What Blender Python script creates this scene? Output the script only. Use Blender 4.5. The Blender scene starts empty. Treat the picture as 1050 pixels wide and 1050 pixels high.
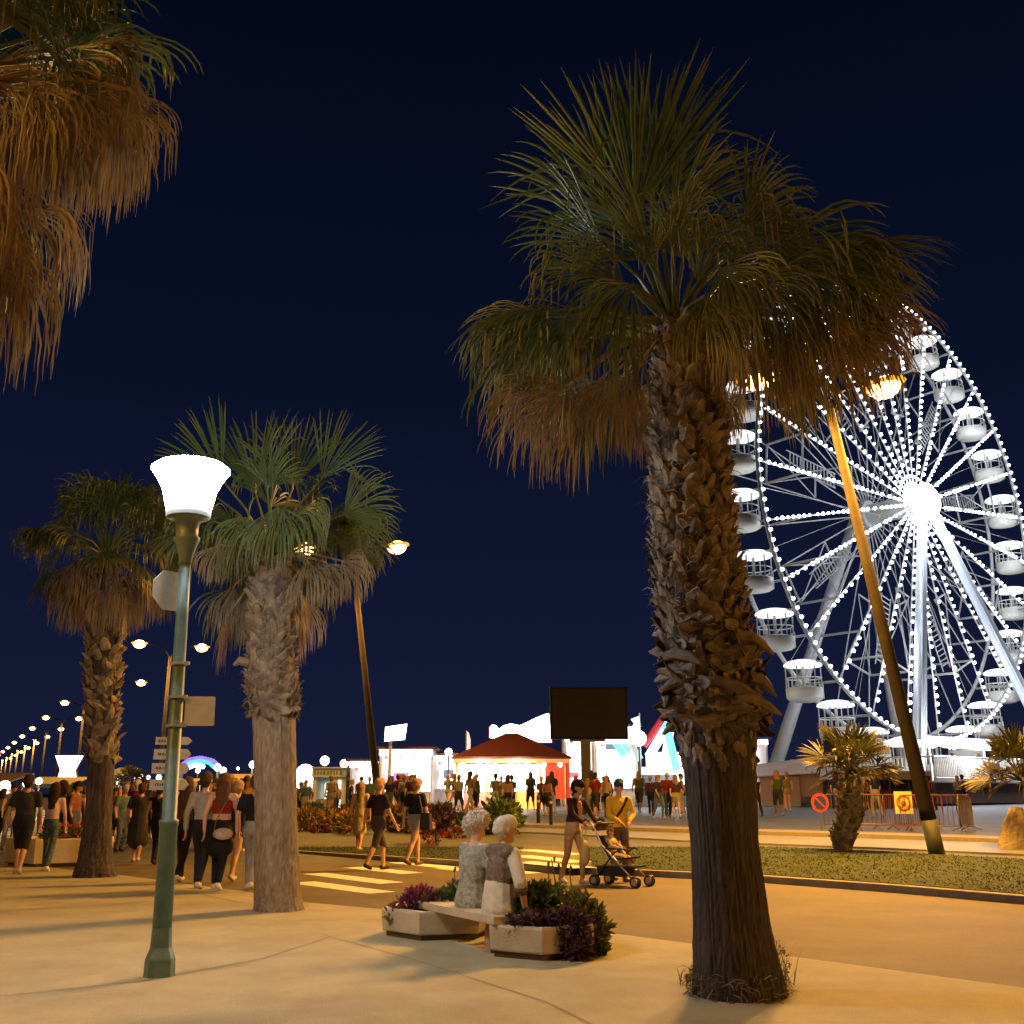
import bpy, math, random
import numpy as np
from math import sin, cos, tan, atan, pi, radians, sqrt, degrees
from mathutils import Vector, Matrix

# ------------------------------------------------------------------ camera, world, exposure
SC = bpy.context.scene
COL = SC.collection
F = 1053.0 / 1050.0
TH = atan((813 - 525) / 1053.0)
CAMP = np.array([0.0, 0.0, 1.5])
cam = bpy.data.objects.new('camera', bpy.data.cameras.new('camera'))
COL.objects.link(cam)
cam.location = CAMP
cam.rotation_euler = (pi / 2 + TH, 0, 0)
cam.data.sensor_width = 36
cam.data.lens = 36 * F
cam.data.clip_start = 0.05
cam.data.clip_end = 3000
SC.camera = cam
SC.view_settings.view_transform = 'Standard'
SC.view_settings.look = 'None'
SC.view_settings.exposure = 0.32
SC.view_settings.gamma = 1.0
SC.cycles.use_denoising = True
SC.cycles.max_bounces = 5
SC.cycles.diffuse_bounces = 3
SC.cycles.sample_clamp_indirect = 4.0
SC.cycles.caustics_reflective = False
SC.cycles.caustics_refractive = False

W = bpy.data.worlds.new('World')
SC.world = W
W.use_nodes = True
wt = W.node_tree
bg = wt.nodes['Background']
tc = wt.nodes.new('ShaderNodeTexCoord')
sp = wt.nodes.new('ShaderNodeSeparateXYZ')
cr = wt.nodes.new('ShaderNodeValToRGB')
wt.links.new(tc.outputs['Generated'], sp.inputs[0])
wt.links.new(sp.outputs['Z'], cr.inputs[0])
wt.links.new(cr.outputs[0], bg.inputs[0])
el = cr.color_ramp.elements
el[0].position = 0.0;  el[0].color = (0.0095, 0.0122, 0.039, 1)
el[1].position = 0.75; el[1].color = (0.0011, 0.0022, 0.0075, 1)
e = el.new(0.14); e.color = (0.0058, 0.0090, 0.0315, 1)
e = el.new(0.40); e.color = (0.0024, 0.0052, 0.0185, 1)
bg.inputs[1].default_value = 0.80

# ------------------------------------------------------------------ picture geometry (used only to read positions off the photograph)
_c, _s = cos(TH), sin(TH)
FW = np.array([0, _c, _s]); UPV = np.array([0, -_s, _c]); RT = np.array([1.0, 0, 0])
def ray(x, y): return FW + RT * ((x - 525) / 1053.0) + UPV * ((525 - y) / 1053.0)
def gp(x, y, z=0.0):
    d = ray(x, y); return CAMP + d * ((z - 1.5) / d[2])
def at(x, y, Y):
    d = ray(x, y); return CAMP + d * (Y / d[1])
def nrm(v):
    v = np.asarray(v, float); return v / (np.linalg.norm(v) + 1e-12)
def sstep(a, b, x):
    t = np.clip((x - a) / (b - a), 0, 1); return t * t * (3 - 2 * t)
def gz(x, y):
    """ground height: the fairground lies a little above the street"""
    h = np.interp(y, [24, 28, 32, 45, 58, 80, 140], [0, .10, .30, .57, .68, .92, 1.0])
    return float(h * sstep(-16, -4, x - (y - 30) * 0.05) )
def lift(x, y, lo=20, hi=120):
    """point on the (sloping) ground seen at pixel x, y"""
    z = 0.0
    for _ in range(12):
        p = gp(x, y, z); z = .5 * z + .5 * gz(p[0], min(p[1], 140))
    return gp(x, y, z)

# ------------------------------------------------------------------ object helpers
def tag(o, label=None, cat=None, group=None, kind=None):
    if label: o['label'] = label
    if cat: o['category'] = cat
    if group: o['group'] = group
    if kind: o['kind'] = kind
    return o
def thing(name, label, cat, loc=(0, 0, 0), rz=0.0, group=None):
    o = bpy.data.objects.new(name, None); COL.objects.link(o)
    o.empty_display_size = .1
    o.location = loc; o.rotation_euler = (0, 0, rz)
    return tag(o, label, cat, group)

class MB:
    """collects shapes that become ONE mesh"""
    def __init__(s): s.v = []; s.f = []; s.m = []; s.n = 0; s.attr = []
    def add(s, V, Fc, mi=0, a=None):
        V = np.asarray(V, float).reshape(-1, 3)
        s.v.append(V)
        n = s.n
        s.f.extend([tuple(i + n for i in f) for f in Fc])
        s.m.extend([mi] * len(Fc))
        s.attr.append(np.full(len(V), 0.5) if a is None else np.broadcast_to(np.asarray(a, float), (len(V),)).copy())
        s.n += len(V)
        return s
    def box(s, c, size, rz=0.0, mi=0, taper=1.0, a=None):
        x, y, z = [q / 2 for q in size]
        P = np.array([(-x, -y, -z), (x, -y, -z), (x, y, -z), (-x, y, -z), (-x * taper, -y * taper, z), (x * taper, -y * taper, z), (x * taper, y * taper, z), (-x * taper, y * taper, z)])
        if rz:
            q = P.copy(); P[:, 0] = q[:, 0] * cos(rz) - q[:, 1] * sin(rz); P[:, 1] = q[:, 0] * sin(rz) + q[:, 1] * cos(rz)
        return s.add(P + np.asarray(c, float), [(3, 2, 1, 0), (4, 5, 6, 7), (0, 1, 5, 4), (1, 2, 6, 5), (2, 3, 7, 6), (3, 0, 4, 7)], mi, a)
    def lathe(s, prof, seg=24, c=(0, 0, 0), mi=0, caps=True, rot=0.0, a=None):
        V = []; Fc = []
        for r, z in prof:
            for k in range(seg):
                t = 2 * pi * k / seg + rot; V.append((c[0] + r * cos(t), c[1] + r * sin(t), c[2] + z))
        for i in range(len(prof) - 1):
            for k in range(seg):
                k2 = (k + 1) % seg
                Fc.append((i * seg + k, i * seg + k2, (i + 1) * seg + k2, (i + 1) * seg + k))
        if caps:
            Fc.append(tuple(range(seg))[::-1]); Fc.append(tuple((len(prof) - 1) * seg + k for k in range(seg)))
        return s.add(V, Fc, mi, a)
    def tube(s, pts, r, seg=8, mi=0, closed=False, caps=True, a=None):
        P = np.asarray(pts, float); n = len(P)
        rr = np.full(n, r) if np.isscalar(r) else np.asarray(r, float)
        V = []; Fc = []; up = None
        for i in range(n):
            if closed: t = P[(i + 1) % n] - P[i - 1]
            else: t = P[min(i + 1, n - 1)] - P[max(i - 1, 0)]
            t = nrm(t)
            if up is None:
                up = np.array([0, 0, 1.0]) if abs(t[2]) < .9 else np.array([1.0, 0, 0])
            b = nrm(np.cross(t, up)); up = nrm(np.cross(b, t))
            for k in range(seg):
                an = 2 * pi * k / seg; V.append(P[i] + rr[i] * (cos(an) * b + sin(an) * up))
        m = n if closed else n - 1
        for i in range(m):
            j = (i + 1) % n
            for k in range(seg):
                k2 = (k + 1) % seg
                Fc.append((i * seg + k, i * seg + k2, j * seg + k2, j * seg + k))
        if caps and not closed:
            Fc.append(tuple(range(seg))[::-1]); Fc.append(tuple((n - 1) * seg + k for k in range(seg)))
        return s.add(V, Fc, mi, a)
    def prism(s, poly, z0, z1, mi=0, a=None):
        """poly: list of (x, y); z may be a function"""
        n = len(poly)
        V = [(x, y, z0) for x, y in poly] + [(x, y, z1) for x, y in poly]
        Fc = [tuple(range(n))[::-1], tuple(range(n, 2 * n))] + [(i, (i + 1) % n, n + (i + 1) % n, n + i) for i in range(n)]
        return s.add(V, Fc, mi, a)
    def slab(s, o, ux, uy, poly, th, mi=0, a=None):
        """flat outline (2-D poly in axes ux, uy at o) with thickness th along ux x uy"""
        o = np.asarray(o, float); ux = nrm(ux); uy = nrm(uy); w = np.cross(ux, uy)
        n = len(poly)
        V = [o + ux * p + uy * q - w * th / 2 for p, q in poly] + [o + ux * p + uy * q + w * th / 2 for p, q in poly]
        Fc = [tuple(range(n))[::-1], tuple(range(n, 2 * n))] + [(i, (i + 1) % n, n + (i + 1) % n, n + i) for i in range(n)]
        return s.add(V, Fc, mi, a)
    def ball(s, c, r, seg=10, rows=6, mi=0, sc=(1, 1, 1), a=None):
        V = []; Fc = []
        for i in range(rows + 1):
            ph = pi * i / rows
            for k in range(seg):
                t = 2 * pi * k / seg
                V.append((c[0] + r * sc[0] * sin(ph) * cos(t), c[1] + r * sc[1] * sin(ph) * sin(t), c[2] - r * sc[2] * cos(ph)))
        for i in range(rows):
            for k in range(seg):
                k2 = (k + 1) % seg
                Fc.append((i * seg + k, i * seg + k2, (i + 1) * seg + k2, (i + 1) * seg + k))
        return s.add(V, Fc, mi, a)
    def build(s, name, mats, parent=None, smooth=False, attr=None, loc=None):
        me = bpy.data.meshes.new(name)
        V = np.concatenate(s.v) if s.v else np.zeros((0, 3))
        me.from_pydata(V.tolist(), [], s.f)
        if not isinstance(mats, (list, tuple)): mats = [mats]
        for m in mats: me.materials.append(m)
        if len(mats) > 1: me.polygons.foreach_set('material_index', s.m)
        if smooth: me.polygons.foreach_set('use_smooth', [True] * len(s.f))
        if attr:
            at_ = me.attributes.new(attr, 'FLOAT', 'POINT'); at_.data.foreach_set('value', np.concatenate(s.attr))
        me.update()
        o = bpy.data.objects.new(name, me); COL.objects.link(o)
        if parent is not None: o.parent = parent
        if loc is not None: o.location = loc
        return o

def copy_tree(o, parent=None):
    c = o.copy(); COL.objects.link(c)
    if parent is not None: c.parent = parent
    for ch in list(o.children): copy_tree(ch, c)
    return c

# ------------------------------------------------------------------ materials
_mc = {}
def mat(name, col, rough=.6, metal=0.0, var=.15, scale=6.0, bump=0.0, bscale=40.0, spec=.5, coord='Object', stretch=None, emit=None, estr=0.0, col2=None, grain=0.0):
    if name in _mc: return _mc[name]
    m = bpy.data.materials.new(name); m.use_nodes = True
    nt = m.node_tree; b = nt.nodes['Principled BSDF']
    L = nt.links.new
    b.inputs['Roughness'].default_value = rough
    b.inputs['Metallic'].default_value = metal
    b.inputs['Specular IOR Level'].default_value = spec
    t = nt.nodes.new('ShaderNodeTexCoord'); src = t.outputs[coord]
    if stretch:
        mp = nt.nodes.new('ShaderNodeMapping'); mp.inputs['Scale'].default_value = stretch; L(src, mp.inputs[0]); src = mp.outputs[0]
    n = nt.nodes.new('ShaderNodeTexNoise'); n.inputs['Scale'].default_value = scale; n.inputs['Detail'].default_value = 6; n.inputs['Roughness'].default_value = .65
    L(src, n.inputs[0])
    r = nt.nodes.new('ShaderNodeValToRGB'); L(n.outputs[0], r.inputs[0])
    c = np.array(col[:3]); c2 = c * (1 + var) if col2 is None else np.array(col2)
    r.color_ramp.elements[0].position = .32; r.color_ramp.elements[1].position = .68
    r.color_ramp.elements[0].color = (*np.clip(c * (1 - var), 0, 1), 1); r.color_ramp.elements[1].color = (*np.clip(c2, 0, 1), 1)
    if grain:
        n3 = nt.nodes.new('ShaderNodeTexNoise'); n3.inputs['Scale'].default_value = 130; n3.inputs['Detail'].default_value = 3; L(src, n3.inputs[0])
        mr = nt.nodes.new('ShaderNodeMapRange'); mr.inputs[1].default_value = .3; mr.inputs[2].default_value = .7; mr.inputs[3].default_value = 1 - grain; mr.inputs[4].default_value = 1 + grain; L(n3.outputs[0], mr.inputs[0])
        mu = nt.nodes.new('ShaderNodeMix'); mu.data_type = 'RGBA'; mu.blend_type = 'MULTIPLY'; mu.inputs[0].default_value = 1
        L(r.outputs[0], mu.inputs[6]); L(mr.outputs[0], mu.inputs[7]); L(mu.outputs[2], b.inputs['Base Color'])
    else: L(r.outputs[0], b.inputs['Base Color'])
    if bump:
        n2 = nt.nodes.new('ShaderNodeTexNoise'); n2.inputs['Scale'].default_value = bscale; n2.inputs['Detail'].default_value = 5; L(src, n2.inputs[0])
        bp = nt.nodes.new('ShaderNodeBump'); bp.inputs['Strength'].default_value = bump; bp.inputs['Distance'].default_value = .02
        L(n2.outputs[0], bp.inputs['Height']); L(bp.outputs[0], b.inputs['Normal'])
    if emit:
        b.inputs['Emission Color'].default_value = (*emit, 1); b.inputs['Emission Strength'].default_value = estr
    _mc[name] = m; return m
def glow(name, col, strength, sample=True):
    if name in _mc: return _mc[name]
    m = bpy.data.materials.new(name); m.use_nodes = True
    nt = m.node_tree; nt.nodes.clear()
    o = nt.nodes.new('ShaderNodeOutputMaterial'); e = nt.nodes.new('ShaderNodeEmission')
    e.inputs[0].default_value = (*col, 1); e.inputs[1].default_value = strength
    nt.links.new(e.outputs[0], o.inputs[0])
    if not sample: m.cycles.emission_sampling = 'NONE'
    _mc[name] = m; return m
def two_tone(name, ca, cb, attr='dry', rough=.5, spec=.5, transl=.15, var=.35, scale=9.0, bump=0.0, stretch=None):
    """colour runs from ca to cb with the mesh's own attribute (leaf age, bark weathering)"""
    if name in _mc: return _mc[name]
    m = bpy.data.materials.new(name); m.use_nodes = True
    nt = m.node_tree; b = nt.nodes['Principled BSDF']; L = nt.links.new
    at_ = nt.nodes.new('ShaderNodeAttribute'); at_.attribute_name = attr
    t = nt.nodes.new('ShaderNodeTexCoord'); n = nt.nodes.new('ShaderNodeTexNoise'); n.inputs['Scale'].default_value = scale; n.inputs['Detail'].default_value = 5
    src = t.outputs['Object']
    if stretch:
        mp = nt.nodes.new('ShaderNodeMapping'); mp.inputs['Scale'].default_value = stretch; L(src, mp.inputs[0]); src = mp.outputs[0]
    L(src, n.inputs[0])
    mx = nt.nodes.new('ShaderNodeMix'); mx.data_type = 'RGBA'
    L(at_.outputs['Fac'], mx.inputs[0]); mx.inputs[6].default_value = (*ca, 1); mx.inputs[7].default_value = (*cb, 1)
    mr = nt.nodes.new('ShaderNodeMapRange'); mr.inputs[1].default_value = .3; mr.inputs[2].default_value = .7; mr.inputs[3].default_value = 1 - var; mr.inputs[4].default_value = 1 + var
    L(n.outputs[0], mr.inputs[0])
    mu = nt.nodes.new('ShaderNodeMix'); mu.data_type = 'RGBA'; mu.blend_type = 'MULTIPLY'; mu.inputs[0].default_value = 1
    L(mx.outputs[2], mu.inputs[6]); L(mr.outputs[0], mu.inputs[7])
    L(mu.outputs[2], b.inputs['Base Color'])
    b.inputs['Roughness'].default_value = rough; b.inputs['Specular IOR Level'].default_value = spec
    if bump:
        bp = nt.nodes.new('ShaderNodeBump'); bp.inputs['Strength'].default_value = bump; bp.inputs['Distance'].default_value = .02
        L(n.outputs[0], bp.inputs['Height']); L(bp.outputs[0], b.inputs['Normal'])
    if transl:
        tr = nt.nodes.new('ShaderNodeBsdfTranslucent'); L(mu.outputs[2], tr.inputs[0])
        ms = nt.nodes.new('ShaderNodeMixShader'); ms.inputs[0].default_value = transl
        L(b.outputs[0], ms.inputs[1]); L(tr.outputs[0], ms.inputs[2])
        L(ms.outputs[0], nt.nodes['Material Output'].inputs[0])
    _mc[name] = m; return m

SODIUM = (1.0, 0.455, 0.062)
M_STEEL = mat('galvanised_steel', (.33, .33, .32), .45, .3, .12)
M_WHITE = mat('white_paint', (.75, .76, .76), .4, 0, .06)
M_BLACK = mat('black_metal', (.02, .02, .022), .4)
M_GLOWW = glow('white_light', (1, 1, 1), 6.0)
M_BULB = glow('white_bulb', (.93, .96, 1), 9.0, False)
M_SOD = glow('sodium_lens', (1, .60, .20), 9.0, False)
M_SODHALO = glow('sodium_halo', (1, .40, .04), 1.25, False)
M_WARMB = glow('warm_bulb', (1, .78, .42), 9.0, False)

def point_light(name, loc, power, col, radius=.15, parent=None):
    l = bpy.data.lights.new(name, 'POINT'); l.energy = power; l.color = col; l.shadow_soft_size = radius
    o = bpy.data.objects.new(name, l); COL.objects.link(o); o.location = loc
    if parent is not None: o.parent = parent
    return o

# ------------------------------------------------------------------ ground, pavement, road, median
M_ASPH = mat('asphalt', (.120, .092, .052), .75, 0, .2, .9, .35, 90, .35, grain=.3)
M_PLAZA = mat('fairground_asphalt', (.085, .085, .088), .7, 0, .2, .8, .3, 60, .4)
M_PAVE = mat('sandy_concrete', (.36, .325, .21), .75, 0, .16, 1.1, .6, 95, .35, grain=.30)
M_PAVE2 = mat('pale_concrete', (.15, .147, .145), .6, 0, .12, .9, .2, 80)
M_KERB = mat('kerb_stone', (.22, .20, .17), .8, 0, .2, 5, .3, 60)
M_PAINT = mat('road_paint', (.68, .66, .6), .6, 0, .22, 7, .15, 60)
M_GRASSB = mat('lawn_soil', (.031, .042, .012), .9, 0, .22, 1.2, .5, 60, .2)
M_JOINT = mat('pavement_joint', (.25, .21, .14), .9, 0, .2, 5)

def ground_sheet():
    xs = np.concatenate([[-900, -400, -160, -90, -60], np.arange(-44, 60, 2.0), [66, 90, 160, 400, 900]])
    ys = np.concatenate([[-300, -80, -20, 0, 10, 18], np.arange(22, 96, 2.0), [110, 140, 200, 400, 1200]])
    V = [(x, y, gz(x, y) if 0 < y < 1300 else 0) for y in ys for x in xs]
    n = len(xs)
    Fc = [(j * n + i, j * n + i + 1, (j + 1) * n + i + 1, (j + 1) * n + i) for j in range(len(ys) - 1) for i in range(n - 1)]
    b = MB(); b.add(V, Fc); o = b.build('ground', M_PLAZA, smooth=True); tag(o, kind='structure')
ground_sheet()

def g2(x, y, z=0.0): p = gp(x, y, z); return (p[0], p[1])
EDGE = [g2(-700, 845), g2(-250, 868), g2(0, 885), g2(130, 899), g2(250, 915), g2(310, 926), g2(440, 938), g2(600, 955), g2(800, 981), g2(1050, 1015), g2(1400, 1072), (9, 3), (14, -6)]
def thick_sheet(name, poly, z0, z1, m):
    b = MB(); b.prism(poly, z0, z1); o = b.build(name, m); return tag(o, kind='structure')
# pavement slab in front of the road
pv = EDGE + [(14, -40), (-70, -40)]
thick_sheet('pavement', pv[::-1], -.05, .016, M_PAVE)
# the median island: kerb, lawn
KF = [g2(282, 868, .1), g2(300, 873, .1), g2(420, 880, .1), g2(560, 889, .1), g2(680, 894, .1), g2(780, 899, .1), g2(920, 909, .1), g2(1050, 920, .1), g2(1300, 944, .1), g2(1700, 990, .1)]
KB = [g2(1700, 925, .1), g2(1300, 897, .1), g2(1050, 881, .1), g2(920, 874, .1), g2(780, 868, .1), g2(640, 862, .1), g2(520, 858, .1), g2(400, 854, .1), g2(300, 857, .1)]
road_poly = [(-120, 150)] + EDGE[:11] + [(30, 4), (40, 12)] + KB[1:][:-1] + [g2(285, 862), (-40, 95), (-90, 150)]
b = MB()
rp = EDGE[:12] + [(40, 3), (40, 16)] + KF[::-1]
n = len(rp); b.add([(x, y, .004) for x, y in rp] , [tuple(range(n))])
# the street surface, one even sheet (left part runs on under the crowd)
tag(b.build('road', M_ASPH), kind='structure')
mp_ = KF + KB
b = MB(); b.prism(mp_, -.05, .115); tag(b.build('kerb', M_KERB), kind='structure')
cx = np.mean([p[0] for p in mp_]); 
def inset(poly, d):
    P = np.array(poly); n = len(P); out = []
    for i in range(n):
        t1 = nrm(P[i] - P[i - 1]); t2 = nrm(P[(i + 1) % n] - P[i]); nn = nrm(np.array([-(t1 + t2)[1], (t1 + t2)[0]])); out.append(tuple(P[i] + nn * d))
    return out
lawn = inset(mp_, .22)
b = MB(); b.prism(lawn, .05, .125); tag(b.build('lawn', M_GRASSB), kind='structure')

# joint lines of the pavement and the darker patch repairs
b = MB()
def strip_line(b, pts, w, z, mi=0):
    P = [np.array(p) for p in pts]
    for a, c in zip(P[:-1], P[1:]):
        t = nrm(c - a); q = np.array([-t[1], t[0]]) * w / 2
        V = [(*(a - q), z), (*(c - q), z), (*(c + q), z), (*(a + q), z)]
        b.add(V, [(0, 1, 2, 3)], mi)
strip_line(b, [g2(-150, 1036), g2(0, 1024), g2(60, 1018), g2(150, 1008), g2(270, 985), g2(340, 962)], .018, .0205)
strip_line(b, [g2(-200, 912), g2(0, 906), g2(80, 905), g2(180, 913), g2(300, 938)], .02, .0205)
strip_line(b, [g2(330, 960), g2(420, 985), g2(560, 1030), g2(700, 1100)], .016, .0205)
tag(b.build('pavement_joints', M_JOINT), kind='structure')

# zebra crossing: every stripe runs along the street
b = MB()
sd = nrm(np.array([-.80, .60]))
stripes = [((309, 905), (392, 916)), ((322, 896), (402, 906)), ((362, 889.5), (424, 896)), ((408, 884.5), (462, 890)), ((455, 890.5), (500, 894.5)), ((494, 891), (546, 896)), ((533, 877.5), (596, 884.5)), ((536, 884), (600, 890)), ((538, 871.5), (592, 876.5))]
for k, (p, q) in enumerate(stripes[:6]):
    a = np.array(g2(*p)); c = np.array(g2(*q)); w = .5
    t = nrm(c - a); nn = np.array([-t[1], t[0]]) * w / 2
    b.add([(*(a - nn), .009), (*(c - nn), .009), (*(c + nn), .009), (*(a + nn), .009)], [(0, 1, 2, 3)])
tag(b.build('crosswalk_stripes', M_PAINT), kind='structure')
b = MB()
# flush paving that cuts the median for the crossing, with its own stripes
cut = [g2(527, 884, .13), g2(606, 888, .13), g2(604, 860, .13), g2(545, 857, .13)]
b.prism(cut, -.02, .131); tag(b.build('crossing_pavement', M_ASPH), kind='structure')
b = MB()
for p, q in stripes[6:]:
    a = np.array(g2(*p, .13)); c = np.array(g2(*q, .13)); t = nrm(c - a); nn = np.array([-t[1], t[0]]) * .27
    b.add([(*(a - nn), .136), (*(c - nn), .136), (*(c + nn), .136), (*(a + nn), .136)], [(0, 1, 2, 3)])
tag(b.build('median_stripes', M_PAINT), kind='structure')

# far path of pale concrete behind the median with its kerb
def ribbon(name, top, bot, dz, m, ks='structure'):
    V = []; 
    for (x1, y1), (x2, y2) in zip(top, bot):
        p = lift(x1, y1); q = lift(x2, y2); V += [(p[0], p[1], p[2] + dz), (q[0], q[1], q[2] + dz)]
    Fc = [(2 * i + 1, 2 * i + 3, 2 * i + 2, 2 * i) for i in range(len(top) - 1)]
    n = len(V); V += [(x, y, z - .3) for x, y, z in V]
    for i in range(len(top) - 1): Fc += [(2 * i, 2 * i + 2, n + 2 * i + 2, n + 2 * i), (2 * i + 3, 2 * i + 1, n + 2 * i + 1, n + 2 * i + 3)]
    Fc += [(1, 0, n, n + 1)]
    b = MB(); b.add(V, Fc); return tag(b.build(name, m), kind=ks)
ribbon('path', [(300, 843), (450, 847), (560, 851), (640, 854), (700, 856), (780, 858), (900, 862), (1050, 867), (1300, 878)], [(300, 848), (450, 851.5), (560, 855.5), (640, 860), (700, 863.5), (780, 866.5), (900, 871), (1050, 878), (1300, 892)], .05, M_PAVE2)
ribbon('path_kerb', [(300, 840), (450, 844), (640, 849), (700, 851), (780, 853.5), (900, 857), (1050, 862), (1300, 872)], [(300, 842), (450, 846.2), (640, 851.6), (700, 853.6), (780, 856), (900, 859.5), (1050, 864.7), (1300, 875)], .10, mat('path_kerb_stone', (.2, .175, .14), .7))

# grass blades on the lawn (nobody could count them)
rng = np.random.default_rng(7)
def in_poly(P, poly):
    x, y = P[:, 0], P[:, 1]; ins = np.zeros(len(P), bool); n = len(poly)
    for i in range(n):
        x1, y1 = poly[i]; x2, y2 = poly[(i + 1) % n]
        c = ((y1 > y) != (y2 > y)) & (x < (x2 - x1) * (y - y1) / (y2 - y1 + 1e-12) + x1); ins ^= c
    return ins
xy = rng.uniform([-6, 15], [22, 33], (90000, 2)); xy = xy[in_poly(xy, lawn) & ~in_poly(xy, cut)][:20000]
n = len(xy); hh = rng.uniform(.012, .04, n); an = rng.uniform(0, 2 * pi, n); ln = rng.normal(0, .03, (n, 2)); w = rng.uniform(.012, .025, n)
base = np.column_stack([xy, np.full(n, .12)])
dx = np.column_stack([np.cos(an) * w, np.sin(an) * w, np.zeros(n)])
tip = base + np.column_stack([ln, hh])
V = np.stack([base - dx, base + dx, tip], 1).reshape(-1, 3)
b = MB(); b.add(V, [(3 * i, 3 * i + 1, 3 * i + 2) for i in range(n)], 0, np.repeat(rng.uniform(0, 1, n), 3))
tag(b.build('grass', two_tone('grass_blade', (.028, .043, .011), (.042, .054, .014), rough=.6), attr='dry'), 'mown green lawn of the median strip', 'grass', kind='stuff')

# ------------------------------------------------------------------ street lamps
M_TEAL = mat('teal_painted_steel', (.08, .165, .185), .45, 0, .3, 5, .15, 30)
M_COLLAR = mat('grey_lamp_collar', (.16, .25, .27), .4)
M_SIGNBACK = mat('sign_back_aluminium', (.50, .49, .45), .5, .2, .12, 9)

def white_lamp():
    p = lift(163, 1003)
    lean = (0, radians(-1.25), 0)
    t = thing('street_lamp', 'teal street lamp with a glowing white tulip shade and two sign plates on its pole', 'street lamp', p); t.rotation_euler = lean
    b = MB(); b.lathe([(.125, 0), (.128, .015), (.122, .15), (.118, .165), (.088, .24), (.080, .40)], 8, rot=.3); b.build('base', M_TEAL, t)
    b = MB(); b.lathe([(.080, .40), (.076, 1.22), (.084, 1.23), (.084, 1.27), (.064, 1.28), (.055, 3.05), (.052, 3.55)], 16); b.build('pole', M_TEAL, t, True)
    b = MB(); b.lathe([(.057, 3.55), (.062, 3.62), (.10, 3.74), (.122, 3.79), (.122, 3.80), (.10, 3.82), (.105, 3.94), (.135, 3.985), (.20, 4.0)], 20); b.build('collar', M_COLLAR, t, True)
    b = MB()
    pr = [(.206, 4.09), (.222, 4.16), (.245, 4.26), (.285, 4.35), (.33, 4.42), (.358, 4.46), (.362, 4.475), (.31, 4.515), (.2, 4.54), (.05, 4.55)]
    b.lathe(pr, 32); b.build('lamp_shade', glow('tulip_lamp_glass', (.88, .95, 1), 118.0), t, True)
    b = MB(); b.lathe([(.196, 4.0), (.203, 4.01), (.208, 4.085), (.20, 4.09)], 24, caps=False); b.build('shade_ring', mat('ring_frosted', (.5, .56, .57), .35, emit=(.75, .95, 1), estr=.32), t, True)
    # octagonal sign plate, seen from behind
    b = MB()
    o8 = [(.2 * cos(pi / 8 + k * pi / 4), .2 * sin(pi / 8 + k * pi / 4)) for k in range(8)]
    b.slab((-.165, .12, 3.33), (.55, .72, 0), (0, 0, 1), o8, .006)
    b.box((-.03, .07, 3.42), (.1, .02, .03)); b.box((-.03, .07, 3.24), (.1, .02, .03)); b.build('octagonal_sign', mat('cream_sign_back', (.50, .47, .36), .5), t)
    for z in (2.63, 2.33, 2.08):
        b = MB(); b.lathe([(.072, -.012), (.078, -.012), (.078, .012), (.072, .012)], 16, (0, 0, z)); b.box((.078, -.03, z), (.05, .03, .03)); b.build('clamp', M_STEEL, t)
    b = MB(); b.slab((.205, .03, 2.205), (.94, .34, 0), (0, 0, 1), [(-.12, -.13), (.12, -.13), (.13, -.12), (.13, .12), (.12, .13), (-.12, .13), (-.13, .12), (-.13, -.12)], .005)
    b.box((.16, .04, 2.31), (.2, .02, .025), .34); b.box((.16, .04, 2.10), (.2, .02, .025), .34)
    b.build('square_sign', M_SIGNBACK, t)
    return t
wl = white_lamp()

LEAN = Matrix.Rotation(radians(-8.2), 4, 'Y')
M_MAST = mat('mast_paint', (.030, .025, .020), .9, 0, .25, 3, .1, 20, .1)
ordw = ['nearest', 'second nearest', 'third nearest', 'fourth nearest', 'fifth nearest', 'sixth nearest', 'seventh nearest', 'eighth nearest', 'ninth nearest', 'tenth nearest', 'eleventh nearest', 'twelfth nearest', 'thirteenth nearest', 'farthest']
mast_root = None
def make_mast():
    t = thing('lamp_mast', '', 'street lamp', (0, 0, 0), 0, 'sodium lamp masts along the promenade')
    b = MB(); b.tube([(0, 0, -.3), (0, 0, .9)], [.19, .185], 14); b.build('base', mat('mast_base_green', (.04, .042, .03), .6, 0, .3, 4), t, True)
    b = MB(); b.tube([(0, 0, .9), (0, 0, 1.15), (0, 0, 5), (0, 0, 11.3)], [.185, .178, .15, .11], 14)
    b.tube([(-2.0, 0, 12.15), (-1.15, 0, 12.1), (-.35, 0, 11.75), (0, 0, 11.1)], .05, 8)
    b.tube([(2.0, 0, 12.15), (1.15, 0, 12.1), (.35, 0, 11.75), (0, 0, 11.1)], .05, 8)
    b.build('pole', M_MAST, t, True)
    for sx in (-1, 1):
        b = MB(); b.ball((sx * 2.2, 0, 12.2), .28, 12, 8, sc=(1.25, .7, .42)); h = b.build('lamp_head', mat('lamp_housing', (.25, .24, .22), .5), t, True)
        b = MB(); b.lathe([(.58, .05), (.60, .0), (.52, -.04), (.3, -.02)], 18, (sx * 2.24, 0, 12.12)); b.build('halo_rim', M_SODHALO, h, True)  # glowing orange ring added round the lens to imitate the lamp's halo
        b = MB(); b.ball((sx * 2.24, 0, 12.05), .42, 12, 8, sc=(1.05, 1.05, .72)); b.build('lens', M_SOD, h, True)
    return t
mast_root = make_mast()
k0 = lift(962, 880)
DIR = np.array([-.513, 1.0]) * 25.6
masts = []
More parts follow.
